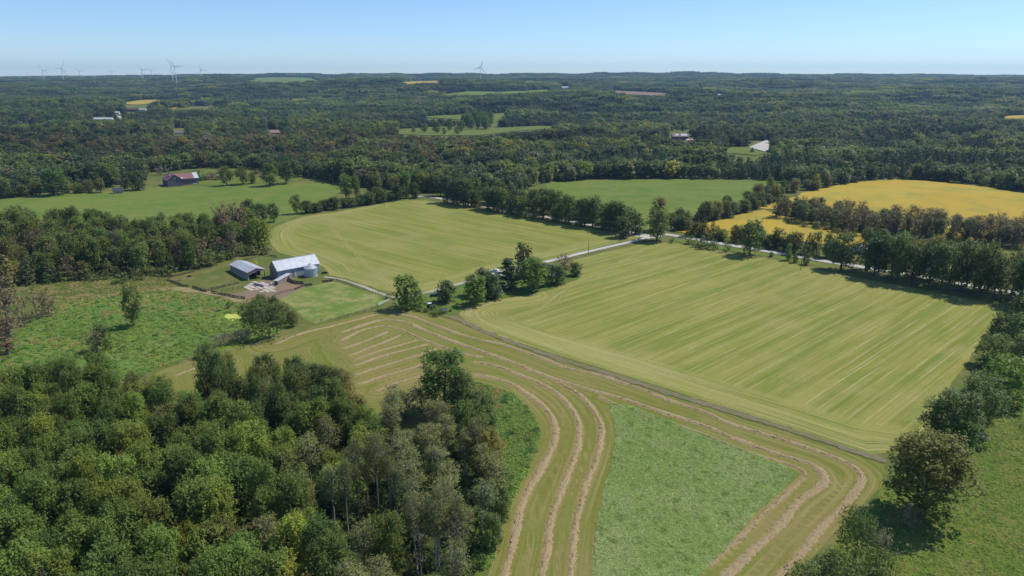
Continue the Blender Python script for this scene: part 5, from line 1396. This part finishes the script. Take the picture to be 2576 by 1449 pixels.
fence('post_fence', 'thin post fence on the dirt track to the slab yard', Z1((1950, 820), (2090, 795), (2210, 775), (2360, 745), (2500, 725)), 2.5, 1.4, 2, M_POST, .12, .05)
fence('rail_fence', 'dark rail fence running along the straw track to the hedge', Z1((1660, 850), (1800, 875), (1940, 910), (2160, 950), (2400, 1000), (2570, 1020)), 2.4, 1.35, 4, M_WOODD, .11, .12, zj=.6)
Z2 = lambda *p: [(550.1 + a / 8.727, 617.2 + b_ / 8.727) for a, b_ in p]
fence('corral_panel', 'dark wooden corral panels beside the lean-to', Z2((1480, 770), (1560, 800), (1700, 850), (1860, 860)), 1.9, 1.7, 5, M_WOODD, .10, .13, zj=.2)
fence('corral_panel', 'collapsed corral rails along the paddock yard corner', Z2((1670, 985), (1800, 930), (1900, 890), (2050, 880)), 2.4, 1.1, 4, M_WOODD, .10, .12, zj=.8)
fence('corral_panel', 'dark cattle panels where the paddock lane starts', Z2((2270, 830), (2390, 815), (2510, 790)), 2.0, 1.4, 5, M_WOODD, .10, .12, zj=.3)
fence('rail_fence', 'low broken rail fence along the paddock top', Z2((1180, 1140), (1350, 1060), (1530, 1010), (1660, 990)), 2.4, 1.0, 2, M_POST, .10, .09, zj=.6, hj=.2)
fence('post_fence', 'old fence posts along the meadow towards the wood', [(745, 848), (715, 857), (690, 866), (640, 872), (560, 890), (480, 908), (420, 925)], 5.5, 1.1, 2, M_POST, .12, .03)
fence('rail_fence', 'old dark rail fence at the wood edge by the red machine', Z1((430, 440), (620, 430), (870, 370), (1100, 310), (1250, 270)), 3.0, 1.1, 3, M_WOODD, .10, .10, zj=.6)
fence('post_fence', 'scattered roadside posts along the striped field verge', [(1710, 612), (1800, 630), (1900, 645), (1960, 654)], 5.0, 1.1, 1, M_POST, .09, .03)
fence('rail_fence', 'low rail fence behind the barn and yellow bushes', Z2((560, 330), (700, 300), (900, 250), (1180, 250), (1300, 290)), 3.0, 1.1, 3, M_WOODD, .10, .10, zj=.5, hj=.2)
# gates
def gate(a, b_, h, mat, label, n=5, t=.035):
    d = b_ - a; L_ = d.length
    o = thing('farm_gate', label, 'gate', (a.x, a.y, float(hgt(a.x, a.y))), math.atan2(d.y, d.x))
    for i in range(n): MB().tube([(0, 0, .25 + i * (h - .3) / (n - 1)), (L_, 0, .25 + i * (h - .3) / (n - 1))], t, 6).obj('bar', mat, o)
    for xx in (0, L_ * .5, L_): MB().tube([(xx, .03, .2), (xx, .03, h)], t * 1.1, 6).obj('upright', mat, o)
    for xx in (-.15, L_ + .15): MB().tube([(xx, 0, -.2), (xx, 0, h + .2)], .1, 8).obj('post', M_POST, o)
gate(G(950, 770), G(981, 757), 1.4, M_STEEL, 'silver tube gate leaning at the paddock corner', 5, .035)
gate(G(2567, 1078), G(2600, 1085), 1.4, M_WOODD, 'dark pasture gate at the far side of the field edge', 5)

# ------------------------------------------------------------------ poles and wires
def pole(u, vb, hh, label, arm=True, rz=0.6):
    p = G(u, vb)
    o = thing('utility_pole', label, 'utility pole', p, rz)
    MB().tube([(0, 0, -.3), (0, 0, hh * .5), (0, 0, hh)], [.17, .15, .11], 8).obj('pole_shaft', M_POST, o)
    if arm:
        MB().box(-1.1, 1.1, -.06, .06, hh - .75, hh - .6).obj('crossarm', M_POST, o)
        for xx in (-1, 0.0, 1): MB().tube([(xx, 0, hh - .6), (xx, 0, hh - .35)] if xx else [(0, 0, hh), (0, 0, hh + .2)], .05, 6).obj('insulator', M_CONC, o)
        MB().tube([(.25, 0, hh - 1.8), (.25, 0, hh - 1.1)], .2, 10).obj('transformer', M_STEEL, o)
    return p + Vector((0, 0, hh - .1))
q1 = pole(1480, 641, 9.4, 'bare utility pole beside the farm driveway', False)
q2 = pole(1607, 605, 10.5, 'utility pole at the driveway mouth under the trees', True)
q3 = pole(2014, 680, 10.2, 'utility pole with crossarm in the striped field headland', True)
q4 = pole(1262, 528, 10.5, 'utility pole in the hay field beside the road trees', True)
q5 = pole(1318, 487, 10, 'utility pole beyond the road row by the pasture', False)
q6 = pole(838, 470, 10, 'utility pole on the far pasture edge', False)
def wire(a, b_, label):
    mb = MB(); pts = [a.lerp(b_, t) - Vector((0, 0, 4 * t * (1 - t) * (a - b_).length * .02)) for t in np.linspace(0, 1, 14)]
    o0 = a.copy()
    o = mb.tube([p - o0 for p in pts], .022, 4).obj('power_line', M_STEEL); o.location = o0
    tag(o, label, 'power line')
wire(q2, q1, 'power line from the driveway mouth to the farm pole')
wire(q2, q4, 'power line along the hay field road row')
wire(q2 + Vector((0, 0, -.7)), q4 + Vector((0, 0, -.7)), 'lower power line along the hay field road row')
wire(q2, q3, 'power line between driveway mouth and headland pole')

# ------------------------------------------------------------------ farm lawn things
def wheel(parent, loc, r_, w_, name='wheel'):
    o = MB().tube([(0, -w_ / 2, 0), (0, w_ / 2, 0)], r_, 18).obj('wheel', M_RUB, parent, loc)
    MB().tube([(0, -w_ / 2 - .02, 0), (0, w_ / 2 + .02, 0)], r_ * .55, 14).obj('rim', M_STEEL, o)
    return o
def car(p, rz, paint, label, suv=True, name='parked_car'):
    o = thing(name, label, 'car', p, rz)
    Lh = 2.3; hw = .9; top = 1.68 if suv else 1.42
    body = [(-Lh, .35), (Lh, .35), (Lh, .72), (Lh - .15, .92), (1.15, 1.02), (-Lh + .1, 1.02), (-Lh, .8)]
    MB().prism(body, 'y', -hw, hw).obj('body', paint, o)
    cab = [(1.15, 1.023), (.45, top - .05), (.2, top), (-1.7, top), (-2.05, top - .1), (-2.2, 1.023)]
    cb = MB(); n_ = len(cab)
    vs = [(x_, -hw * (.97 if z_ < 1.1 else .8), z_) for x_, z_ in cab] + [(x_, hw * (.97 if z_ < 1.1 else .8), z_) for x_, z_ in cab]
    cb.add(vs, [tuple(range(n_))[::-1], tuple(range(n_, 2 * n_))] + [(i, (i + 1) % n_, n_ + (i + 1) % n_, n_ + i) for i in range(n_)])
    cb.obj('cabin', paint, o)
    for s in (-1, 1):
        for a, b_ in ((-1.9, -.95), (-.85, .0), (.1, .62)):
            def P(x_, z_): return (x_, s * (hw * (.97 - .17 * (z_ - 1.02) / (top - 1.02)) + .015), z_)
            q = [P(a, 1.1), P(b_ + (.25 if b_ > .5 else 0), 1.1), P(b_ - (.1 if b_ > .5 else 0), top - .17), P(a, top - .17)]
            MB().add(q, [(0, 1, 2, 3)] if s < 0 else [(3, 2, 1, 0)]).obj('window', M_GLASS, o)
        for xx in (-1.4, 1.4): wheel(o, (xx, s * (hw - .1), .34), .34, .22)
        MB().box(Lh - .03, Lh + .02, s * .62 - .2, s * .62 + .2, .66, .8).obj('headlight', M_GLASS, o)
    MB().add([(1.14, -.72, 1.09), (1.14, .72, 1.09), (.5, .64, top - .09), (.5, -.64, top - .09)], [(0, 1, 2, 3)]).obj('windscreen', M_GLASS, o).location = (.03, 0, .02)
    return o
car(G(1245, 684), R(150), M_CARW, 'white sport utility car parked behind the pine on the driveway')
car(G(1252, 695), R(158), M_CARW, 'pale car parked next to the white one, mostly hidden', False)
car(G(1094, 746), R(25), M_CARB, 'dark blue car parked under the apple tree', False)
car(G(338, 471), R(5), M_CARW, 'white car parked by the far small shed', False)

# tractor
tp_ = G(1085, 776)
tr = thing('tractor', 'old green tractor with white cab roof parked in weeds', 'tractor', tp_, R(28))
MB().box(-.2, 1.9, -.42, .42, .75, 1.45).obj('hood', M_GREENP, tr)
MB().box(1.9, 2.0, -.36, .36, .8, 1.4).obj('grille', M_DARK, tr)
MB().box(-1.6, -.2, -.5, .5, .6, 1.3).obj('chassis', M_DARK, tr)
cbn = MB().box(-1.55, -.15, -.72, .72, 1.3, 2.45).obj('cab', M_GLASS, tr)
for xx in (-1.56, -.2):
    for yy in (-.74, .68): MB().box(xx, xx + .07, yy, yy + .06, 1.3, 2.5).obj('cab_pillar', M_GREENP, cbn)
MB().box(-1.75, .05, -.88, .88, 2.52, 2.72).obj('cab_roof', M_WHITE, tr)
for s in (-1, 1):
    wheel(tr, (-1.0, s * .95, .8), .8, .42); wheel(tr, (1.45, s * .75, .45), .45, .28)
    MB().box(-1.7, -.3, s * .95 - .22, s * .95 + .22, 1.62, 1.7).obj('fender', M_GREENP, tr)
MB().tube([(.9, .2, 1.45), (.9, .2, 2.2)], .05, 6).obj('exhaust', M_DARK, tr)
im = thing('old_implement', 'rusty red farm implement lying below the tractor', 'implement', G(1078, 783), R(28))
for yy in (-.6, .3): MB().box(-1.6, 1.6, yy, yy + .28, .35, .55).obj('beam', M_REDP if yy < 0 else M_WOODP, im)
for xx in (-1.2, 0, 1.2): MB().box(xx - .07, xx + .07, -.7, .8, 0, .35).obj('leg', M_DARK, im)
# gravity wagon
wp = G(1115, 788)
wg = thing('hay_wagon', 'grey steep sided wagon with pale ribbed end on the bank', 'wagon', wp, R(24))
mb = MB()
top_ = [(-1.7, -1.15, 2.15), (1.7, -1.15, 2.15), (1.7, 1.15, 2.15), (-1.7, 1.15, 2.15)]; bot_ = [(-1.15, -.8, .95), (1.15, -.8, .95), (1.15, .8, .95), (-1.15, .8, .95)]
ti = [(x_ * .95, y_ * .94, z_ + .0) for x_, y_, z_ in top_]; bi = [(x_ * .92, y_ * .9, z_ + .1) for x_, y_, z_ in bot_]
mb.add(bot_ + top_ + bi + ti, [(0, 3, 2, 1), (0, 1, 5, 4), (1, 2, 6, 5), (2, 3, 7, 6), (3, 0, 4, 7), (8, 9, 10, 11), (9, 8, 12, 13), (10, 9, 13, 14), (11, 10, 14, 15), (8, 11, 15, 12), (4, 5, 13, 12), (5, 6, 14, 13), (6, 7, 15, 14), (7, 4, 12, 15)])
mb.obj('box', M_GREYSIDE, wg)
for i in range(5):
    t = (i - 2) / 2.3
    MB().add([(-1.15 * 1.0 + .55 * (t + 1) * 0 + t * 1.1 - .0, -.84, .98), (t * 1.1 + .95 * .28 - 1.15 + .88, -.84, .98), (t * 1.6 + .12, -1.2, 2.13), (t * 1.6 - .2, -1.2, 2.13)], [(0, 1, 2, 3)]).obj('rib', M_WHITE, wg)
MB().box(-1.5, 1.7, -.1, .1, .55, .7).obj('frame', M_DARK, wg)
for xx in (-1.1, 1.1):
    MB().box(xx - .08, xx + .08, -.9, .9, .45, .95).obj('axle', M_DARK, wg)
    for s in (-1, 1): wheel(wg, (xx, s * .95, .42), .42, .24)
bx_ = MB().box(-.45, .45, -.4, .4, 0, .9).box(-.5, .5, -.45, .45, .903, .97).obj('bin_crate', M_WOODD, None, G(1133, 784)); tag(bx_, 'small dark crate on the grass beside the wagon', 'crate')

# playhouse with slide
pp = G(1262, 744)
ph = thing('playhouse', 'small white gabled playhouse on posts with yellow slide', 'playhouse', pp, R(12))
MB().prism([(-.7, 1.15), (.7, 1.15), (.7, 2.3), (0, 3.3), (-.7, 2.3)], 'y', -.75, .75).obj('cabin', M_WHITE, ph)
for s in (-1, 1):
    mb = MB(); a, b_ = s * .95, 0
    mb.add([(a, -.95, 2.05), (a, .95, 2.05), (b_, .95, 3.42), (b_, -.95, 3.42), (a, -.95, 2.13), (a, .95, 2.13), (b_, .95, 3.5), (b_, -.95, 3.5)], [(0, 3, 2, 1), (4, 5, 6, 7), (0, 1, 5, 4), (1, 2, 6, 5), (2, 3, 7, 6), (3, 0, 4, 7)]).obj('roof', M_WOODG, ph)
    for yy in (-.65, .65): MB().box(s * .62 - .06, s * .62 + .06, yy - .06, yy + .06, -.2, 1.148).obj('post', M_WOODG, ph)
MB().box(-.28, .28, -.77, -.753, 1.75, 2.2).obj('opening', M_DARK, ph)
sl = MB(); slp = [(-.8, 1.25), (-1.6, .75), (-2.3, .3), (-2.8, .18)]
for i in range(3):
    (y1_, z1_), (y2_, z2_) = slp[i], slp[i + 1]
    sl.add([(-.3, y1_, z1_), (.3, y1_, z1_), (.3, y2_, z2_), (-.3, y2_, z2_), (-.3, y1_, z1_ + .07), (.3, y1_, z1_ + .07), (.3, y2_, z2_ + .07), (-.3, y2_, z2_ + .07)], [(0, 1, 2, 3), (4, 7, 6, 5), (0, 4, 5, 1), (1, 5, 6, 2), (2, 6, 7, 3), (3, 7, 4, 0)])
    for s in (-.34, .3): sl.add([(s, y1_, z1_), (s + .04, y1_, z1_), (s + .04, y2_, z2_), (s, y2_, z2_), (s, y1_, z1_ + .25), (s + .04, y1_, z1_ + .25), (s + .04, y2_, z2_ + .25), (s, y2_, z2_ + .25)], [(0, 1, 2, 3), (4, 7, 6, 5), (0, 4, 5, 1), (1, 5, 6, 2), (2, 6, 7, 3), (3, 7, 4, 0)])
sl.obj('slide', M_YELP, ph)

# ---- generic gabled house for the farm and for the far roofs
def house(name, label, cat, p, rz, L_, W_, eh, rh, wall, roof, chim=False, wins=3, patches=(), base=None):
    o = thing(name, label, cat, (p[0], p[1], float(hgt(p[0], p[1])) - .2), rz)
    MB().prism([(-W_ / 2, -.8), (W_ / 2, -.8), (W_ / 2, eh), (0, rh - .08), (-W_ / 2, eh)], 'x', -L_ / 2, L_ / 2).obj('wall', wall, o)
    k_ = (rh - eh) / (W_ / 2); ov = .4
    for s in (-1, 1):
        r_ = roof_slab(MB(), -L_ / 2 - ov, L_ / 2 + ov, s * (W_ / 2 + ov), eh - k_ * ov + .02, s * .004, rh + .02).obj('roof', roof, o)
        if s < 0:
            for a, b_, m, f0, f1 in patches:
                ya, yb = -(W_ / 2 + ov) * (1 - f0), -(W_ / 2 + ov) * (1 - f1)
                za = lambda y_: rh + .02 + (abs(y_)) * -k_ + .165
                MB().add([(a, ya, za(ya)), (b_, ya, za(ya)), (b_, yb, za(yb)), (a, yb, za(yb))], [(0, 1, 2, 3)]).obj('roof_patch', m, r_)
    for s in (-1, 1):
        for i in range(wins):
            xx = -L_ / 2 + L_ * (i + .5) / wins
            wd = MB().box(xx - .45, xx + .45, s * W_ / 2 - (.06 if s < 0 else -.003), s * W_ / 2 + (.06 if s > 0 else -.003), 1.0, 2.1).obj('window', M_GLASS, o)
    if chim: MB().box(-.4, .4, -.4, .4, rh - .6, rh + 1.1).obj('chimney', M_STONE, o)
    return o
hp = G(1372, 688)
hs = house('farmhouse', 'low grey sided farmhouse with dark shingle roof behind the maple', 'house', hp, R(-40), 16, 8.5, 2.9, 5.4, M_SIDING, M_SHINGLE, True, 4)
for s in (-1, 1): MB().box(8.003, 8.06, s * 1.4 - .6, s * 1.4 + .6, 1.0, 2.2).obj('window', M_WHITE, hs)
hq = G(2172, 640)
house('roadside_house', 'pale pink roofed house peeping out beside the tall row', 'house', (hq.x + 4, hq.y + 6), R(20), 12, 8, 3.2, 5.4, M_WHITE, plain('pale_pink_roof', (.62, .52, .50), .08, 1, .7, .2), False, 3)

# far red barn: two wings
rb = G(405, 469); rbz = float(hgt(rb.x, rb.y))
red = thing('red_roofed_barn', 'old grey board barn with faded red roof in two wings', 'barn', (rb.x, rb.y, rbz - .2), R(0))
red.scale = (1.32, 1.32, 1.25)
def wing(x0, y0, rz, L_, W_, eh, rh, nm):
    t = Matrix.Translation((x0, y0, 0)) @ Matrix.Rotation(rz, 4, 'Z')
    def put(mb, name, mat):
        mb.v = [tuple(t @ Vector(v)) for v in mb.v]; return mb.obj(name, mat, red)
    put(MB().prism([(-W_ / 2, -.5), (W_ / 2, -.5), (W_ / 2, eh), (0, rh - .1), (-W_ / 2, eh)], 'x', 0, L_), 'wall', M_BLUEB)
    k_ = (rh - eh) / (W_ / 2)
    for s in (-1, 1):
        put(roof_slab(MB(), -.5, L_ + .5, s * (W_ / 2 + .5), eh - .5 * k_ + .02, s * .004, rh + .02), 'roof', M_REDROOF)
    return put, k_
put, k_ = wing(5, 4.2, R(38), 19, 10, 5.5, 9.0, 'a')
put2, k2 = wing(1.5, 12.0, R(-52), 15.5, 10.5, 5.3, 9.3, 'b')
def patch_on(put, x0, x1, W_, eh, rh, k_, f0, f1, mat):
    ya, yb = -(W_ / 2 + .5) * (1 - f0), -(W_ / 2 + .5) * (1 - f1); za = lambda y_: rh + .02 - abs(y_) * k_ + .17
    put(MB().add([(x0, ya, za(ya)), (x1, ya, za(ya)), (x1, yb, za(yb)), (x0, yb, za(yb))], [(0, 1, 2, 3)]), 'roof_patch', mat)
patch_on(put, 16.2, 19.5, 10, 5.5, 9, k_, 0, 1, M_WHITEROOF)
patch_on(put, 7.0, 8.2, 10, 5.5, 9, k_, .05, .3, M_WHITEROOF)
for a, b_ in ((3.0, 4.6), (14.5, 18)): put(MB().box(a, b_, -6.2, -5.06, -.5, 1.0), 'stone_footing', M_CONC)
for i in range(4): put(MB().box(3 + i * 4, 3.5 + i * 4, -5.05, -5.003, 2.0, 3.2), 'window', M_DARK)
put2(MB().box(15.503, 15.56, -.6, .6, 5.8, 7.2), 'window', M_CONC)

s_ = G(297, 486)
house('small_shed', 'small dark roofed shed with tan gable on the far pasture edge', 'shed', s_, R(30), 8, 5.5, 2.8, 5.2, M_TANW, M_SHINGLE, False, 1)
# far roofs in the woods
FR = [('far_house', 'distant mauve roofed house with white front in the woods', 'house', 453, 338, R(8), 15, 9, 3.6, 6.5, M_WHITE, plain('mauve_roof', (.28, .19, .21), .1, 1), 3),
      ('far_house', 'distant red gabled roof among the woods right of the mauve house', 'house', 690, 338, R(35), 16, 10, 3.5, 7.2, M_BROWNP, plain('faded_red_roof', (.36, .19, .20), .1, 1), 2),
      ('far_barn', 'long white roofed barn far off among the woods', 'barn', 260, 303, R(3), 42, 12, 3.5, 6.5, M_WHITE, M_WHITEROOF, 5),
      ('far_barn', 'pale low roof far off at the wood edge left', 'barn', 58, 313, R(2), 26, 11, 3.2, 6, M_WHITE, plain('pale_brown_roof', (.48, .42, .40), .1, 1), 3),
      ('far_barn', 'distant brown barn with patched red and white roof', 'barn', 1710, 352, R(-4), 27, 14, 6.5, 10.5, M_BROWNP, M_REDROOF, 3),
      ('far_shed', 'small bright red roof near the patched barn', 'shed', 1738, 357, R(10), 8, 7, 3, 5, M_BROWNP, plain('bright_red_roof', (.55, .10, .08), .1, 1), 1),
      ('far_shed', 'tiny white shed beyond the long white barn', 'shed', 296, 287, R(10), 9, 7, 4, 6.5, M_WHITE, M_WHITEROOF, 1),
      ('far_shed', 'round topped pale shed at the end of the long white barn', 'shed', 300, 299, R(80), 10, 8, 4, 6, M_WHITE, M_WHITEROOF, 1),
      ('far_barn', 'white barns near the distant bright green field', 'barn', 1421, 224, R(10), 34, 16, 7, 11, M_WHITE, M_WHITEROOF, 3),
      ('far_barn', 'pale roof beyond the ploughed brown field', 'barn', 1811, 242, R(0), 38, 16, 5, 9, M_TANW, plain('pinkish_roof', (.5, .42, .42), .1, 1), 3),
      ('far_barn', 'pale roof far back in the left woods', 'barn', 161, 258, R(0), 34, 14, 5, 9, M_TANW, plain('pale_tan_roof', (.56, .50, .46), .1, 1), 3),
      ('far_house', 'dark brown barn roof below the distant yellow field', 'barn', 335, 281, R(15), 26, 13, 6, 10, M_BROWNP, plain('dark_brown_roof', (.13, .08, .075), .1, 1), 2),
      ('far_shed', 'grey white shed beside the dark brown far barn', 'shed', 358, 279, R(5), 20, 10, 4, 6.5, M_WHITE, plain('grey_white_roof', (.46, .46, .48), .1, 1), 2)]
for nm, lb, ct, u, v, rz, L_, W_, eh, rh, wm, rm, wn in FR:
    p = G(u, v)
    pt = ()
    if 'patched' in lb: pt = ((-9, -3, M_WHITEROOF, .35, .95), (1, 11.5, M_WHITEROOF, .35, .95), (-13.6, 13.6, M_WOODP, .0, .12))
    house(nm, lb, ct, p, rz, L_, W_, eh, rh, wm, rm, False, wn, pt)

# pond, brush pile, old machine
pc = [(562, 797), (572, 790), (590, 788), (600, 789), (606, 794), (604, 800), (597, 806), (585, 808), (574, 804)]
sheet('pond', GP(pc), M_ALGAE, .12, 2.0, jitter=.35, seglen=1.0)
bp = G(2470, 1102)
bpile = thing('brush_pile', 'heap of bleached dead branches at the pasture edge', 'brush pile', bp)
for i in range(26):
    a = random.uniform(0, 6.28); L_ = random.uniform(1.2, 2.8); x_, y_ = random.uniform(-.9, .9), random.uniform(-1.6, 1.6); e = random.uniform(.0, .5)
    d = Vector((math.cos(a) * L_ / 2, math.sin(a) * L_ / 2, e)); c = Vector((x_, y_, .35 + random.uniform(0, .6)))
    MB().tube([c - d, c + Vector((0, 0, .08)), c + d], [.10, .08, .03], 5).obj('branch', M_BARKPILE, bpile)
om = G(480, 696)
mch = thing('old_machine', 'rusty orange machine with a long boom in the shed grass', 'machine', om, R(20))
MB().box(-1.6, .2, -.6, .6, .3, .9).obj('frame', M_REDP, mch)
MB().tube([(-.2, 0, .8), (1.4, 0, 1.15), (2.6, 0, 1.25)], [.14, .12, .08], 6).obj('boom', M_REDP, mch)
for xx in (-1.3, -.1):
    for s in (-1, 1): wheel(mch, (xx, s * .7, .4), .4, .2)

# ------------------------------------------------------------------ wind turbines
Z4 = lambda a, b_: (67.1 + a / 4.8, 134.2 + b_ / 4.8)
TB = [((192, 205), 85, 128, 'left'), ((228, 212), 55, 60, ''), ((418, 178), 100, 65, ''), ((635, 215), 62, 142, ''), ((1020, 220), 40, 128, ''), ((1392, 200), 95, 132, ''), ((1505, 210), 50, 148, ''), ((1745, 155), 103, 122, ''), ((1787, 163), 110, 126, ''), ((2103, 198), 70, 112, '')]
TL = ['turbine left of the far pair, blades spread wide', 'smaller turbine overlapping the first one on the skyline', 'tall near turbine whose tower foot shows in front of the woods', 'turbine with a narrow raised blade pair right of the tallest', 'tiny hazy turbine alone on the horizon', 'turbine with one blade level beside a fainter one', 'faint turbine just behind the level bladed one', 'rear turbine of the close overlapping pair', 'front turbine of the close overlapping pair', 'thin turbine right of the overlapping pair']
def turbine(u, v, L_px, ang, label):
    Lb = 46.0
    a = (u - 1288) / F; b_ = -(v - 724.5) / F
    d = Vector((a, CP + b_ * SP, -SP + b_ * CP))
    dist = min(Lb * F / L_px, 8300.0); s = dist * L_px / (Lb * F)
    hub = Vector((0, 0, CAMZ)) + d * dist
    g_ = float(hgt(hub.x, hub.y)); hh = max(hub.z - g_, 45.0)
    o = thing('wind_turbine', 'white wind ' + label, 'wind turbine', (hub.x, hub.y, hub.z - hh), 0.0, 'wind turbines on the horizon')
    MB().tube([(0, 0, -2), (0, 0, hh * .5), (0, 0, hh - 1.6)], [2.4 * s, 2.0 * s, 1.5 * s], 14).obj('tower', M_TURB, o, smooth_=True)
    f_ = Vector((-d.x, -d.y, 0)).normalized(); yaw = math.atan2(f_.y, f_.x) + .45
    nc = MB().box(-5.5 * s, 3.2 * s, -1.9 * s, 1.9 * s, -1.6 * s, 2.2 * s).obj('nacelle', M_TURB, o, (0, 0, hh), (0, 0, yaw))
    hb = MB().tube([(3.2 * s, 0, 0), (4.6 * s, 0, 0), (6.0 * s, 0, 0)], [1.9 * s, 1.7 * s, .3 * s], 12).obj('hub', M_TURB, o, (0, 0, hh), (0, 0, yaw))
    for k_ in range(3):
        t = R(ang + 120 * k_)
        mb = MB(); secs = [(0, 1.6, 1.6), (3, 1.7, 1.3), (9, 3.4, .8), (22, 2.3, .5), (36, 1.4, .3), (46, .5, .12)]
        for q, (r_, c_, th) in enumerate(secs):
            for (cx_, tx_) in ((-.35, 0), (0, .5), (.65, 0), (0, -.5)): mb.v.append((tx_ * th * s, cx_ * c_ * s * 1.7, r_ * s))
        for q in range(len(secs) - 1):
            for m in range(4): mb.f.append((q * 4 + m, q * 4 + (m + 1) % 4, (q + 1) * 4 + (m + 1) % 4, (q + 1) * 4 + m))
        mb.f.append((20, 21, 22, 23))
        bl = mb.obj('blade', M_TURB, o, (0, 0, hh))
        bl.matrix_local = Matrix.Translation((0, 0, hh)) @ Matrix.Rotation(yaw, 4, 'Z') @ Matrix.Translation((4.4 * s, 0, 0)) @ Matrix.Rotation(-(math.pi / 2 - t), 4, 'X')
for i, ((a, b_), L_, ang, _) in enumerate(TB): turbine(*Z4(a, b_), L_ / 4.8, ang, TL[i])
turbine(1208.4, 169.7, 19, 74, 'turbine standing alone above the middle ridge')

# ------------------------------------------------------------------ haze
hz = NB('haze')
pv = hz.n('ShaderNodeVolumePrincipled'.replace('ShaderNode', ''))
pv.inputs['Color'].default_value = (.42, .70, 1.0, 1); pv.inputs['Density'].default_value = 6.0e-5; pv.inputs['Anisotropy'].default_value = .15
hz.l(pv.outputs[0], hz.out.inputs['Volume'])
hb_ = MB().box(-9800, 9800, -2700, 13000, -12, 330).obj('haze', hz.m)
tag(hb_, kind='stuff'); hb_['label'] = 'thin blue haze veiling the distant woods and ridge'; hb_['category'] = 'haze'
hb_.display_type = 'WIRE'
